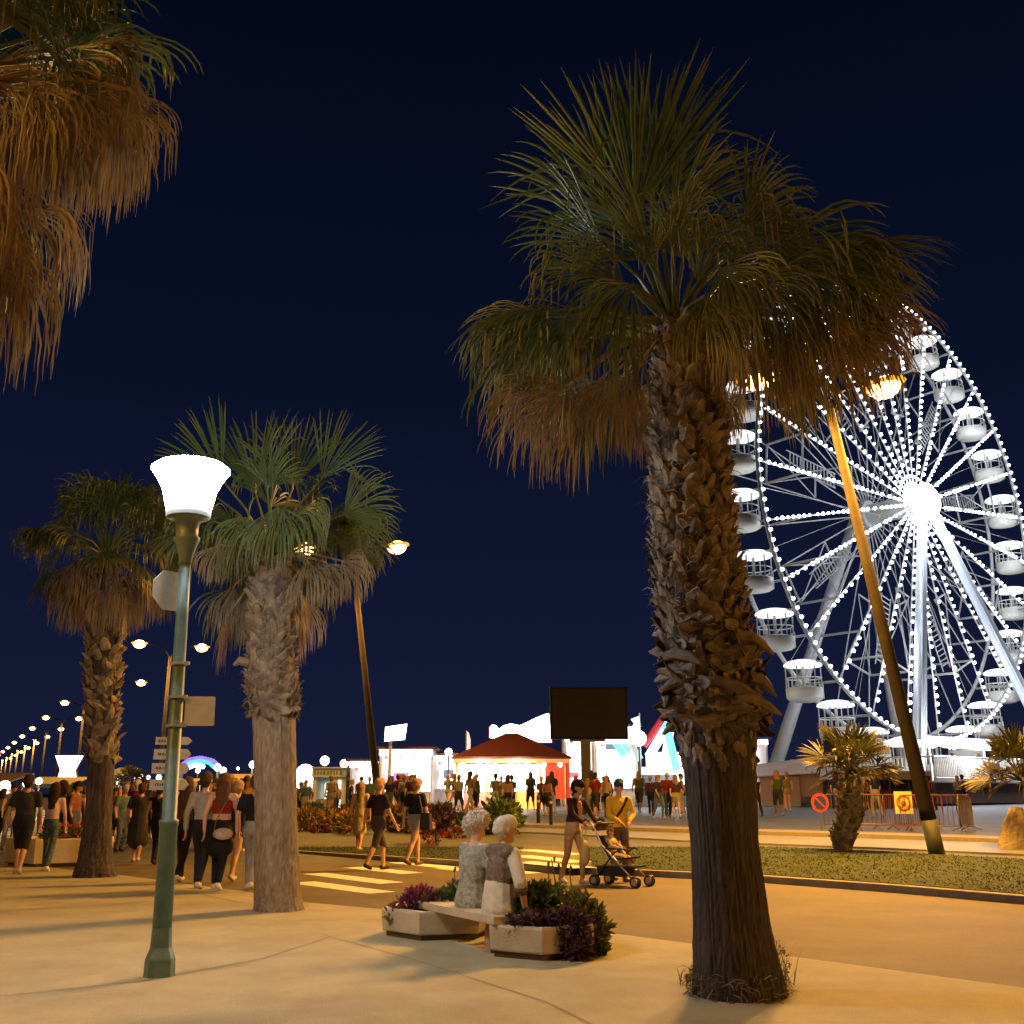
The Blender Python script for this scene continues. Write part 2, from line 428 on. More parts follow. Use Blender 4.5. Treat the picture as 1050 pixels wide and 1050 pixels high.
def lamp_disc(q, pw, _):
    l = bpy.data.lights.new('sodium_light', 'AREA'); l.shape = 'DISK'; l.size = 1.1; l.energy = pw; l.color = SODIUM
    o = bpy.data.objects.new('sodium_light', l); COL.objects.link(o); o.location = q
for k in range(-2, 13):
    y = k0[1] + 25.6 * k; x = {-2: -9.0, -1: 24.0, 0: k0[0], 1: -6.2}.get(k, -25.4 - 13.5 * (k - 2))
    if k == -2: y = 1.2  # unseen mast off the row, added to light the foreground and corner palm
    o = mast_root if k == -2 else copy_tree(mast_root)
    lz = 0.0
    o.location = (x, y, lz if k else 0)
    o.rotation_mode = 'ZYX'; o.rotation_euler = (0, radians(-8.2) if k <= 1 else 0, radians(27))
    lab = {-2: 'unseen double arm sodium lamp mast added beyond the left edge to light the foreground', -1: 'leaning double arm sodium lamp mast standing on the near lawn beyond the right edge', 0: 'tall leaning lamp mast on the lawn in front of the big wheel',
           1: 'leaning double arm lamp mast rising behind the flower bed beside the white stalls'}.get(k)
    if lab is None: lab = '%s double headed sodium lamp in the row receding to the left' % ordw[k - 2]
    if k == 1: o.scale = (1.1, 1.1, 1.13)
    tag(o, lab)
    masts.append(o)
    t_k = None
    R_ = (Matrix.Rotation(radians(-8.2), 4, 'Y') if k <= 1 else Matrix.Identity(4)) @ Matrix.Rotation(radians(27), 4, 'Z')
    pw = {-2: 950, -1: 2500, 0: 5600, 1: 1500}.get(k, 3000)
    if k <= 6:
        for sx in (-1, 1):
            q = Vector((x, y, 0)) + R_ @ Vector((sx * 2.24, 0, 11.8))
            lamp_disc(q, pw, t_k)
    else:
        q = Vector((x, y, 11.5)); lamp_disc(q, 7000, t_k)

# signpost with direction boards behind the street lamp
def signpost():
    p = gp(181, 905); p = at(174, 800, 15.5); p[2] = 0
    t = thing('signpost', 'slim signpost carrying a stack of small direction boards behind the street lamp', 'signpost', (p[0], p[1], 0.016))
    b = MB(); b.tube([(0, 0, 0), (0, 0, 3.72)], .035, 10); b.tube([(0, 0, 2.45), (0, 0, 3.0)], .045, 10); b.build('pole', mat('pinkish_pole', (.32, .25, .20), .5), t, True)
    zs = [2.22, 2.03, 1.83, 1.60]
    for i, z in enumerate(zs):
        b = MB(); h = .075 if i else .055
        b.slab((-.03, -.055, z), (1, .12, 0), (0, 0, 1), [(-.20 - .01 * i, -h), (.26, -h), (.32, 0), (.26, h), (-.20 - .01 * i, h)], .03)
        d = b.build('direction_board', mat('beige_board', (.40, .34, .25), .6, 0, .15, 20), t)
        b = MB()
        rr = random.Random(i)
        x = -.17
        while x < .1:
            w = rr.uniform(.015, .03); b.slab((x, -.055 - .0185 + .12 * x + .003, z), (1, .12, 0), (0, 0, 1), [(-w / 2, -.02), (w / 2, -.02), (w / 2, .02), (-w / 2, .02)], .003); x += w + .012
        b.build('lettering', mat('dark_lettering', (.08, .06, .05)), d)
signpost()

# ------------------------------------------------------------------ people
SKIN = [mat('skin_light', (.55, .33, .22), .5, 0, .05), mat('skin_tan', (.40, .22, .135), .5, 0, .05), mat('skin_dark', (.17, .09, .055), .5, 0, .05)]
def cloth(c, kind='plain'):
    nm = 'cloth_%s_%02d_%02d_%02d' % (kind, int(c[0] * 99), int(c[1] * 99), int(c[2] * 99))
    if kind == 'print': return mat(nm, c, .85, 0, .5, 26, .9, 13, .2)
    return mat(nm, c, .85, 0, .16, 9, .7, 13, .2)

class Body:
    """tapered elliptical capsules, merged into one continuous skin"""
    def __init__(s): s.p = []
    def cap(s, a, b, ra, rb, m, fx=1.0, fy=1.0): s.p.append((np.array(a, float), np.array(b, float), ra, rb, m, fx, fy)); return s
    def mesh(s, vox, smooth_it=3, jitter=0.0, seed=0):
        V = []; Fc = []; n0 = 0
        for a, b, ra, rb, m, fx, fy in s.p:
            t = nrm(b - a) if np.linalg.norm(b - a) > 1e-6 else np.array([0, 0, 1.0])
            up = np.array([0, 1.0, 0]) if abs(t[1]) < .9 else np.array([1.0, 0, 0])
            u = nrm(np.cross(up, t)); w = np.cross(t, u)
            rows = []
            for ph in (-80, -50, -20): rows.append((a, t * ra * sin(radians(ph)), ra * cos(radians(ph))))
            rows.append((a, 0 * t, ra)); rows.append((b, 0 * t, rb))
            for ph in (20, 50, 80): rows.append((b, t * rb * sin(radians(ph)), rb * cos(radians(ph))))
            S = 12
            for c, off, r in rows:
                for k in range(S):
                    an = 2 * pi * k / S; d = (u * cos(an) + w * sin(an)) * r + off
                    d = d * np.array([fx, fy, 1.0]); V.append(c + d)
            R_ = len(rows)
            for i in range(R_ - 1):
                for k in range(S):
                    k2 = (k + 1) % S; Fc.append((n0 + i * S + k, n0 + i * S + k2, n0 + (i + 1) * S + k2, n0 + (i + 1) * S + k))
            Fc.append(tuple(n0 + k for k in range(S))[::-1]); Fc.append(tuple(n0 + (R_ - 1) * S + k for k in range(S)))
            n0 += R_ * S
        me = bpy.data.meshes.new('tmp'); me.from_pydata([tuple(v) for v in V], [], Fc)
        o = bpy.data.objects.new('tmp', me); COL.objects.link(o)
        md = o.modifiers.new('r', 'REMESH'); md.mode = 'VOXEL'; md.voxel_size = vox
        if smooth_it: ms = o.modifiers.new('s', 'SMOOTH'); ms.factor = .5; ms.iterations = smooth_it
        dg = bpy.context.evaluated_depsgraph_get(); ev = o.evaluated_get(dg)
        out = bpy.data.meshes.new_from_object(ev)
        nv = len(out.vertices); co = np.empty(nv * 3); out.vertices.foreach_get('co', co); co = co.reshape(-1, 3)
        fs = [tuple(p.vertices) for p in out.polygons]
        bpy.data.objects.remove(o); bpy.data.meshes.remove(me); bpy.data.meshes.remove(out)
        ctr = np.array([co[list(f)].mean(0) for f in fs]) if fs else np.zeros((0, 3))
        best = np.full(len(ctr), 1e9); mi = np.zeros(len(ctr), int)
        for a, b, ra, rb, m, fx, fy in s.p:
            d = b - a; L2 = d @ d + 1e-9
            t = np.clip(((ctr - a) @ d) / L2, 0, 1); q = ctr - (a + t[:, None] * d); q = q / np.array([fx, fy, 1.0])
            r = ra + (rb - ra) * t; dist = np.linalg.norm(q, axis=1) - r
            k = dist < best; best[k] = dist[k]; mi[k] = m
        if jitter:
            rg = np.random.default_rng(seed)
            n_ = np.zeros_like(co)
            for f in range(3):
                n_[:, f] = np.sin(co[:, 0] * 31 + f * 2.1 + seed) * np.sin(co[:, 1] * 37 + f) * np.sin(co[:, 2] * 29 + 1.3 * f)
            co = co + n_ * jitter + rg.normal(0, jitter * .25, co.shape)
        return co, fs, mi

def hand_geo():
    """relaxed hand: palm, four bent fingers of different lengths, thumb from the side of the palm; wrist at the origin, fingers along -z"""
    b = MB()
    b.tube([(0, 0, .012), (0, 0, -.03), (0, .002, -.075), (0, .004, -.092)], [.020, .030, .036, .03], 8)
    P = np.concatenate(b.v); P[:, 1] *= .45; b.v = [P]
    for x, L in ((-.027, .066), (-.009, .078), (.009, .074), (.026, .060)):
        b.tube([(x, .003, -.082), (x * 1.1, .008, -.082 - L * .45), (x * 1.1, .022, -.082 - L * .75), (x * 1.05, .038, -.082 - L * .9)], [.0095, .0088, .008, .006], 6)
    b.tube([(.026, .0, -.025), (.046, .012, -.05), (.05, .025, -.078), (.046, .034, -.092)], [.013, .0115, .0095, .007], 6)
    return np.concatenate(b.v), b.f
HANDV, HANDF = hand_geo()

def pose_joints(kind, st=0.0, arm=None, lean=0.0, h=1.72, wide=1.0):
    k = h / 1.72
    J = {}
    J['pel'] = np.array([0, 0, .93]); J['ch'] = np.array([0, lean * .5, 1.24]); J['nk'] = np.array([0, lean * .9, 1.46]); J['hd'] = np.array([0, lean * 1.1 + .015, 1.615])
    for s, n in ((-1, 'L'), (1, 'R')):
        sw = st * (-s)
        J['hip' + n] = np.array([s * .09, 0, .90])
        if kind == 'sit':
            J['pel'] = np.array([0, 0, .52]); J['hip' + n] = np.array([s * .095, .02, .53]); J['kn' + n] = np.array([s * .12, .43, .50]); J['an' + n] = np.array([s * .11, .46, .09])
        else:
            kb = .06 if sw >= 0 else .02
            J['kn' + n] = np.array([s * .085, sw * .62 + kb, .495 + abs(sw) * .02]); J['an' + n] = np.array([s * .075, sw * 1.05 - (0.1 * abs(sw) if sw > 0 else .06), .09 + (.10 * min(1, -sw * 3) if sw < 0 else 0)])
        dz = -.41 if kind == 'sit' else 0
        J['sh' + n] = np.array([s * .185 * wide, lean * .8, 1.40 + dz])
        sa = -sw * .8
        J['el' + n] = J['sh' + n] + np.array([s * .06, sa * .45 - .02, -.285]); J['wr' + n] = J['el' + n] + np.array([-s * .01, sa * .6 + .07, -.245])
    if kind == 'sit':
        for q in ('ch', 'nk', 'hd'): J[q] = J[q] + np.array([0, 0, -.41])
        for s, n in ((-1, 'L'), (1, 'R')):
            J['el' + n] = J['sh' + n] + np.array([s * .07, .05, -.27]); J['wr' + n] = J['el' + n] + np.array([-s * .10, .22, -.06])
    if arm:
        for q, v in arm.items(): J[q] = np.array(v, float)
    for q in J: J[q] = J[q] * k
    return J, k

def hair_tufts(b, co, hd, n, L):
    rg = np.random.default_rng(3); p = co[rg.integers(0, len(co), n)]; d = p - hd; d /= np.linalg.norm(d, axis=1)[:, None]
    d = d + rg.normal(0, .6, d.shape) + np.array([0, 0, -.25]); d /= np.linalg.norm(d, axis=1)[:, None]
    s = np.cross(d, rg.normal(0, 1, d.shape)); s /= np.linalg.norm(s, axis=1)[:, None]; s *= L * .16
    l = L * rg.uniform(.5, 1.2, n)[:, None]; m = p + d * l * .6; tp = p + d * l + np.array([0, 0, -1]) * l * .35
    b.add(np.stack([p - s, p + s, m + s * .8, m - s * .8, tp], 1).reshape(-1, 3), [f for i in range(n) for f in ((5 * i, 5 * i + 1, 5 * i + 2, 5 * i + 3), (5 * i + 3, 5 * i + 2, 5 * i + 4))])
def person(label, loc, rz, kind='stand', st=0.0, arm=None, lean=0.0, h=1.72, top=(.05, .05, .06), bottom=(.03, .03, .035), shoes=(.3, .3, .3), skin=0, hair=(.03, .02, .015), hairstyle='short',
           sleeve='short', legs='long', neck='round', skirt=None, build=1.0, vox=.02, turn=0.0, group=None, tprint=False, bprint=False, extra=None, one_mesh=False, top2=None, tilt=0.0, crop=False, name='person', feet=True):
    J, k = pose_joints(kind, st, arm, lean, h, build ** .5)
    mats = [SKIN[skin], cloth(top, 'print' if tprint else 'plain'), cloth(bottom, 'print' if bprint else 'plain'), cloth(shoes), cloth(hair, 'hair'), cloth(top2 or top)]
    B = Body(); w = build
    T, Bm = 1, 2
    pel, ch, nk, hd = J['pel'], J['ch'], J['nk'], J['hd']
    # trunk
    mid = (pel + ch) / 2
    B.cap(pel + np.array([0, 0, -.02]) * k, pel + np.array([0, 0, .06]) * k, .115 * k * w, .112 * k * w, Bm, 1.42, 1.05)
    lowm = 0 if crop else T
    B.cap(pel + np.array([0, 0, .13]) * k, mid + np.array([0, 0, .04]) * k, .109 * k * w, .107 * k * w, lowm, 1.38, 1.02)
    B.cap(ch + np.array([0, 0, -.06]) * k, ch + np.array([0, 0, .08]) * k, .112 * k * w, .108 * k * w, T, 1.42, 1.05)
    tt = T if neck != 'strap' else 0
    B.cap(J['shL'] + np.array([.07, 0, -.015]) * k, J['shR'] + np.array([-.07, 0, -.015]) * k, .068 * k, .068 * k, tt)
    B.cap(nk + np.array([0, -.005, -.04]) * k, nk + np.array([0, .01, .06]) * k, .056 * k, .052 * k, 0)
    if neck == 'high': B.cap(nk + np.array([0, -.005, -.05]) * k, nk + np.array([0, 0, .02]) * k, .075 * k, .066 * k, T)
    for n in 'LR':
        hp, kn, an, sh, elb, wr = [J[q + n] for q in ('hip', 'kn', 'an', 'sh', 'el', 'wr')]
        lm = Bm if legs == 'long' else 0
        B.cap(hp, kn, .092 * k * w, .062 * k, lm if legs != 'bare' else 0)
        B.cap(kn, an, .060 * k, .040 * k, lm)
        calf = kn + (an - kn) * .3 + np.array([0, -.016, 0]) * k; B.cap(calf, calf + (an - kn) * .2, .056 * k, .05 * k, lm)
        if legs == 'long': B.cap(kn, an + np.array([0, 0, .03]) * k, .070 * k, .058 * k, Bm)
        if legs in ('shorts', 'knee'):
            e_ = hp + (kn - hp) * (.72 if legs == 'shorts' else 1.08); B.cap(hp, e_, .098 * k * w, .064 * k * w, Bm)
        if legs == 'three': B.cap(hp, kn, .10 * k * w, .08 * k, Bm); B.cap(kn, kn + (an - kn) * .45, .078 * k, .07 * k, Bm)
        if feet:
            toe = an + np.array([0, .13, -.045]) * k
            if kind != 'sit' and J['an' + n][2] > .12 * k: toe = an + np.array([0, .10, -.10]) * k
            B.cap(an + np.array([0, -.035, -.045]) * k, toe, .044 * k, .036 * k, 3, 1.05, 1.0)
        sm = T if sleeve == 'long' else 0
        B.cap(sh, elb, .052 * k, .040 * k, T if sleeve == 'long' else 0); B.cap(elb, wr, .040 * k, .029 * k, sm)
        if sleeve == 'long': B.cap(sh, elb, .060 * k, .050 * k, T); B.cap(elb, wr - (wr - elb) * .1, .050 * k, .041 * k, T)
        if sleeve == 'short': B.cap(sh, sh + (elb - sh) * .62, .064 * k, .062 * k, T)
        if sleeve == 'elbow': B.cap(sh, elb + (wr - elb) * .25, .068 * k, .062 * k, T)
        if sleeve == 'none' and neck != 'strap': B.cap(sh, sh + (elb - sh) * .05, .058 * k, .056 * k, T)
    if skirt:
        zt, zb, rt, rb = skirt
        B.cap(np.array([0, pel[1], zt]) * 1.0 * k, np.array([0, pel[1] + .01, zb]) * k, rt * k, rb * k, Bm if zt < 1.1 else T, 1.25, 1.0)
    # head: turned about z
    ct, sn = cos(turn), sin(turn)
    def hp_(x, y, z): return hd + np.array([x * ct - y * sn + tilt * z, x * sn + y * ct, z]) * k
    B.cap(hp_(0, -.012, .02), hp_(0, .012, .03), .095 * k, .092 * k, 0, .88, 1.0)
    B.cap(hp_(0, .03, -.055), hp_(0, .045, -.075), .062 * k, .046 * k, 0, .9, 1)
    B.cap(hp_(0, .10, .0), hp_(0, .117, -.028), .012 * k, .017 * k, 0)
    for s in (-1, 1): B.cap(hp_(s * .084, .0, .012), hp_(s * .086, -.006, -.02), .018 * k, .013 * k, 0)
    H = Body()
    def hairs(BB, m):
        if hairstyle == 'bald':
            return
        g = .012 if hairstyle in ('crop',) else .02
        BB.cap(hp_(0, -.03, .045), hp_(0, .03, .065), (.088 + g) * k, (.078 + g) * k, m, .9, 1.0)
        BB.cap(hp_(0, -.045, .0), hp_(0, -.04, -.03), (.08 + g) * k, (.06 + g) * k, m, .95, 1)
        if hairstyle == 'curly':
            BB.cap(hp_(0, -.02, .06), hp_(0, .03, .07), .096 * k, .082 * k, m, .92, 1.0)
            for s in (-1, 1): BB.cap(hp_(s * .05, -.02, .02), hp_(s * .05, .02, .03), .05 * k, .045 * k, m)
        if hairstyle == 'long':
            BB.cap(hp_(0, -.06, .0), hp_(0, -.09, -.36), .082 * k, .07 * k, m, 1.25, .7)
            for s in (-1, 1): BB.cap(hp_(s * .075, -.01, .02), hp_(s * .08, -.05, -.2), .038 * k, .04 * k, m)
        if hairstyle == 'bun': BB.cap(hp_(0, -.10, .09), hp_(0, -.11, .10), .05 * k, .05 * k, m)
        if hairstyle == 'cap': BB.cap(hp_(0, .06, .07), hp_(0, .16, .05), .055 * k, .04 * k, m, 1.1, 1)
    if one_mesh: hairs(B, 4)
    else: hairs(H, 4)
    if extra: extra(B, J, k)
    co, fs, mi = B.mesh(vox * 1.0, 3)
    b = MB(); b.add(co, fs); b.m = [int(q) for q in mi]
    if not one_mesh or vox < .03:
        for s, n in ((-1, 'L'), (1, 'R')):
            d = nrm(J['wr' + n] - J['el' + n]); z = -d; x = nrm(np.cross(np.array([0, 1.0, 0]), z)); 
            if np.linalg.norm(np.cross(np.array([0, 1.0, 0]), z)) < .05: x = np.array([1.0, 0, 0])
            y = np.cross(z, x); Mx = np.column_stack([x * (-s), y, z])
            # palm faces the thigh: quarter turn about the forearm
            if kind != 'sit':
                q = np.column_stack([Mx[:, 1] * (1), -Mx[:, 0], Mx[:, 2]]); Mx = q
            b.add(J['wr' + n] + (HANDV * k * .98) @ Mx.T, HANDF, 0)
        for s in (-1, 1):
            b.ball(hp_(s * .034, .086, .012), .011 * k, 6, 4, mi=6)
    mats.append(mat('eye_dark', (.02, .015, .01), .3))
    if one_mesh:
        o = b.build(name, mats, None, True); o.location = loc; o.rotation_euler = (0, 0, rz)
        return tag(o, label, 'person', group)
    t = thing(name, label, 'person', loc, rz, group)
    b.build('body', mats, t, True)
    if H.p:
        co, fs, mi = H.mesh(vox * .7, 3, .0022, int(abs(loc[0]) * 100))
        hb = MB(); hb.add(co, fs)
        if hairstyle in ('curly', 'crop') and kind == 'sit' and h > 1.2:
            hair_tufts(hb, co, hd, 1300 if hairstyle == 'curly' else 1200, .026 if hairstyle == 'curly' else .012)
        hb.build('hair', mats[4], t, True)
    return t

# ------------------------------------------------------------------ palms
M_GREEN = two_tone('palm_frond_green', (.058, .108, .034), (.17, .135, .055), rough=.42, transl=.18, var=.3, scale=3)
M_DRY = two_tone('palm_frond_dry', (.165, .12, .055), (.30, .225, .125), rough=.5, transl=.12, var=.3, scale=4)
M_BARK = two_tone('palm_bark', (.030, .022, .018), (.105, .08, .062), rough=.85, transl=0, var=.5, scale=30, bump=.9, stretch=(1, 1, .10))
M_BARK2 = two_tone('pale_palm_bark', (.16, .125, .085), (.31, .25, .18), rough=.85, transl=0, var=.35, scale=26, bump=.8, stretch=(1, 1, .35))
M_BOOT = two_tone('palm_leaf_base', (.055, .040, .028), (.29, .235, .165), rough=.8, transl=0, var=.4, scale=7, bump=.6)

def leaf(b, C, H, tip, rg, normal=None, spread=70, nseg=40, dry=0.0, droop=.25, tipdroop=.8, pet=True, roll=0.0, wmax=.029, cup=.15, green_mi=0):
    """fan leaf: curved stalk from the crown centre C to the hub H, a fan of folded blades towards tip"""
    C = np.asarray(C, float); H = np.asarray(H, float); tip = np.asarray(tip, float)
    f = nrm(tip - H); Rl = np.linalg.norm(tip - H)
    if normal is None: normal = np.array([0, 0, 1.0])
    nn = normal - f * (normal @ f); nn = nrm(nn) if np.linalg.norm(nn) > .05 else nrm(np.cross(f, [1, .2, .1]))
    if roll:
        s0 = np.cross(nn, f); nn = nn * cos(roll) + s0 * sin(roll)
    s = np.cross(f, nn)
    if pet:
        mid = (C + H) / 2 + np.array([0, 0, .10 * np.linalg.norm(H - C)])
        b.tube([C + (H - C) * .06, mid, H - f * .02, H + f * Rl * .12], [.026, .019, .013, .006], 5, 0, a=.25 + .6 * dry)
    n = nseg
    th = np.radians(np.linspace(-spread, spread, n) + rg.normal(0, .9, n))
    L = Rl * (.80 + .20 * np.cos(th)) * rg.uniform(.86, 1.05, n)
    d0 = np.cos(th)[:, None] * f + np.sin(th)[:, None] * s + nn * (cup * np.sin(th) ** 2)[:, None] + rg.normal(0, .040 + .06 * dry, (n, 3))
    d0 /= np.linalg.norm(d0, axis=1)[:, None]
    T = np.array([0.02, .15, .30, .45, .58, .70, .81, .91, 1.0]); m = len(T)
    P = np.zeros((n, m, 3)); D = np.zeros((n, m, 3))
    pos = H + d0 * (L * T[0])[:, None]; down = np.array([0, 0, -1.0])
    ti = rg.uniform(.5, 1.5, n); ti[rg.uniform(0, 1, n) < .09] = 3.2; brk = np.where(rg.uniform(0, 1, n) < .06, .45, 0.0)
    for j in range(m):
        t = T[j]
        wgt = np.clip(droop * t + brk * (t > .4) + tipdroop * ti * max(t - .42, 0) ** 1.25 * 1.6, 0, .97)
        d = d0 * (1 - wgt)[:, None] + down * wgt[:, None]
        if dry > .3: d = d + rg.normal(0, .05 * dry, (n, 3))
        d /= np.linalg.norm(d, axis=1)[:, None]
        if j: pos = pos + d * (L * (T[j] - T[j - 1]))[:, None]
        P[:, j] = pos; D[:, j] = d
    dth = np.radians(2 * spread / n)
    wid = np.minimum(L[:, None] * T * tan(dth / 2) * 1.06, wmax * Rl)
    tp = np.clip((1 - T) / .48, 0, 1) ** .8
    wid = wid * np.where(T > .52, tp, 1.0) * (1 - .35 * dry)
    wid[:, -1] = .0012
    sv = np.cross(D, nn[None, None]); sv /= (np.linalg.norm(sv, axis=2)[:, :, None] + 1e-9)
    fold = nn * .55
    Lf = P - sv * wid[..., None] - fold * (wid * .5)[..., None]; Rt = P + sv * wid[..., None] - fold * (wid * .5)[..., None]; Md = P + fold * (wid * .5)[..., None]
    V = np.stack([Lf, Md, Rt], 2).reshape(-1, 3)
    Fc = []
    for i in range(n):
        for j in range(m - 1):
            q = (i * m + j) * 3
            Fc.append((q, q + 1, q + 4, q + 3)); Fc.append((q + 1, q + 2, q + 5, q + 4))
    # age of the blade: tips dry first
    A = np.clip(dry * .75 + np.clip(T - .62, 0, 1)[None, :] * 1.5 * rg.uniform(.2, 1.0, (n, 1)) + rg.uniform(-.1, .2, (n, 1)), 0, 1)
    b.add(V, Fc, green_mi, np.repeat(A.reshape(-1), 3))

def trunk_mesh(axis, rad, rg, seg=56, rows=90, rough=.018):
    """axis: list of points, rad: radii at those points"""
    axis = np.asarray(axis, float); tt = np.linspace(0, 1, len(axis)); u = np.linspace(0, 1, rows)
    A = np.column_stack([np.interp(u, tt, axis[:, i]) for i in range(3)]); R_ = np.interp(u, tt, rad)
    groove = rg.normal(0, 1, (6, seg)); ph = rg.uniform(0, 6.28, 6)
    V = []; at_ = []
    for j in range(rows):
        f = 5 * j / rows; i0 = int(f); gr = groove[i0] * (1 - f + i0) + groove[min(i0 + 1, 5)] * (f - i0)
        for k in range(seg):
            an = 2 * pi * k / seg
            d = rough * (.55 * gr[k] + .35 * sin(j * .30 + ph[0] + 1.5 * sin(an * 2 + ph[1])) + .45 * sin(an * 3 + ph[2] + j * .03) + rg.normal(0, .30)) * (R_[j] / .35)
            r = R_[j] + d
            V.append(A[j] + np.array([r * cos(an), r * sin(an), rg.normal(0, .006)])); at_.append(np.clip(.30 + 14 * d * .35 / R_[j] + rg.normal(0, .12), 0, 1))
    Fc = [(j * seg + k, j * seg + (k + 1) % seg, (j + 1) * seg + (k + 1) % seg, (j + 1) * seg + k) for j in range(rows - 1) for k in range(seg)]
    b = MB(); b.add(V, Fc, 0, np.array(at_)); return b, lambda q: (np.array([np.interp(q, tt, axis[:, i]) for i in range(3)]), np.interp(q, tt, rad))

def boots(b, fn, q0, q1, n, rg, size=.17, ragged=None, out=.5):
    """old leaf bases: curved flaps set spirally round the trunk"""
    for i in range(n):
        q = q0 + (q1 - q0) * (i + rg.uniform(0, .8)) / n
        A, r = fn(q); an = i * 2.39996 + rg.normal(0, .22)
        rad = np.array([cos(an), sin(an), 0]); tn = np.array([-sin(an), cos(an), 0]); up = np.array([0, 0, 1.0])
        rag = 0 if ragged is None else ragged(q)
        l = size * rg.uniform(.75, 1.35) * (1 + .9 * rag); w = size * rg.uniform(.42, .68)
        sl = rg.normal(0, .22 + .9 * rag); up2 = nrm(up * cos(sl) + tn * sin(sl)); tn2 = np.cross(up2, rad)
        if rag > .5 and rg.uniform() < .5: up2 = nrm(up2 * .25 + tn * rg.choice([-1, 1]) - up * rg.uniform(0, .7)); tn2 = np.cross(up2, rad)
        o0 = A + rad * (r - .015) - up2 * l * .35
        ca = out * rg.uniform(.5, 1.5); V = []; at_ = []
        base = rg.uniform(.05, .75)
        for j, (t, ww) in enumerate(((0, .75), (.3, 1.0), (.6, .82), (.85, .5), (1.0, .22))):
            bulge = l * (ca * t * t * .75 + .10 * t)
            for e_, s_ in enumerate((-1, -.45, .45, 1)):
                bow = .05 * size / .17 * (1 - s_ * s_) * (1 - .5 * t)
                V.append(o0 + up2 * l * t + tn2 * (w * ww * s_ + rg.normal(0, .006)) + rad * (bulge + bow + rg.normal(0, .004))); at_.append(np.clip(base + .25 * t + rg.normal(0, .12), 0, 1))
        n4 = len(V)
        V += [v - rad * .022 * (1 - .6 * (k // 4) / 4) for k, v in enumerate(V)]; at_ += [.1] * n4
        Fc = [(j * 4 + e_, j * 4 + e_ + 1, (j + 1) * 4 + e_ + 1, (j + 1) * 4 + e_) for j in range(4) for e_ in range(3)]
        Fc += [tuple(n4 + x for x in f[::-1]) for f in Fc]
        rim = [0, 4, 8, 12, 16, 17, 18, 19, 15, 11, 7, 3]
        Fc += [(rim[k], rim[k + 1], rim[k + 1] + n4, rim[k] + n4) for k in range(len(rim) - 1)]
        b.add(V, Fc, 0, np.array(at_))

def fibres(b, fn, q0, q1, n, rg):
    """loose fibre strands that hang between the old leaf bases"""
    V = []; Fc = []; at_ = []
    for i in range(n):
        q = rg.uniform(q0, q1); A, r = fn(q); an = rg.uniform(0, 2 * pi)
        rad = np.array([cos(an), sin(an), 0]); tn = np.array([-sin(an), cos(an), 0])
        p = A + rad * (r + rg.uniform(0, .05)); l = rg.uniform(.05, .16); d = nrm(tn * rg.normal(0, 1) + np.array([0, 0, 1.0]) * rg.normal(0, .7) + rad * rg.uniform(0, .6))
        w = rg.uniform(.002, .005); k = len(V)
        m_ = p + d * l * .55; e_ = p + d * l - np.array([0, 0, l * .3]) + rad * .01; s_ = np.array([0, 0, w]) if abs(d[2]) < .6 else tn * w
        V += [p - s_, p + s_, m_ - s_, m_ + s_, e_]; at_ += [rg.uniform(.1, 1)] * 5
        Fc += [(k, k + 1, k + 3, k + 2), (k + 2, k + 3, k + 4)]
    b.add(V, Fc, 0, np.array(at_))

def rand_crown(bg_, bd, C, rg, n_up, n_dry, R_, pet, dry_len=1.0, lo=-25, wm=.024, nseg=34, az=None, stiff=1.0, hi=78):
    for i in range(n_up):
        a = i * 2.4 + rg.normal(0, .3) if az is None else rg.uniform(*az)
        e_ = radians(rg.uniform(lo, hi)); d = np.array([cos(a) * cos(e_), sin(a) * cos(e_), sin(e_)])
        pl = pet * rg.uniform(.75, 1.1); Hh = C + d * pl; fd = nrm(d + np.array([0, 0, -.25]) * stiff * (1 - sin(e_)))
        nrmv = nrm(np.array([0, 0, 1.0]) + d * -.4)
        age = float(np.clip(.22 - sin(e_) * .3 + rg.normal(0, .08), 0, .6))
        leaf(bg_, C, Hh, Hh + fd * R_ * rg.uniform(.85, 1.1), rg, nrmv, spread=rg.uniform(58, 82), nseg=nseg, dry=age, droop=(.16 + .22 * (1 - sin(e_))) * stiff, tipdroop=.75 * stiff, roll=rg.normal(0, .5), wmax=wm)
    for i in range(n_dry):
        a = i * 2.4 + rg.normal(0, .3) if az is None else rg.uniform(*az)
        e_ = radians(rg.uniform(-62, -8)); d = np.array([cos(a) * cos(e_), sin(a) * cos(e_), sin(e_)])
        pl = pet * rg.uniform(.5, .95) * dry_len; Hh = C + np.array([0, 0, -.12 * R_]) + d * pl; fd = nrm(d * .6 + np.array([0, 0, -.8]))
        leaf(bd, C, Hh, Hh + fd * R_ * rg.uniform(.7, 1.0) * dry_len, rg, nrm(d + np.array([0, 0, .3])), spread=rg.uniform(40, 70), nseg=nseg, dry=rg.uniform(.5, 1), droop=.55, tipdroop=1.2, roll=rg.normal(0, .6), wmax=wm * .85)

def palm(label, group=None): return thing('palm_tree', label, 'palm tree', (0, 0, 0), 0, group)
def finish_palm(t, base, bg_, bd, tm, bo, bark, boot=M_BOOT):
    t.location = base
    off = -np.asarray(base, float)
    def fin(b, name, m):
        if b is None or not b.v: return
        b.v = [v + off for v in b.v]; return b.build(name, m, t, False, 'dry')
    fin(tm, 'trunk', bark); fin(bo, 'leaf_bases', boot); fin(bg_, 'crown', M_GREEN); fin(bd, 'dry_fronds', M_DRY)

CAMDIR = np.array([0, -1.0, -.35])
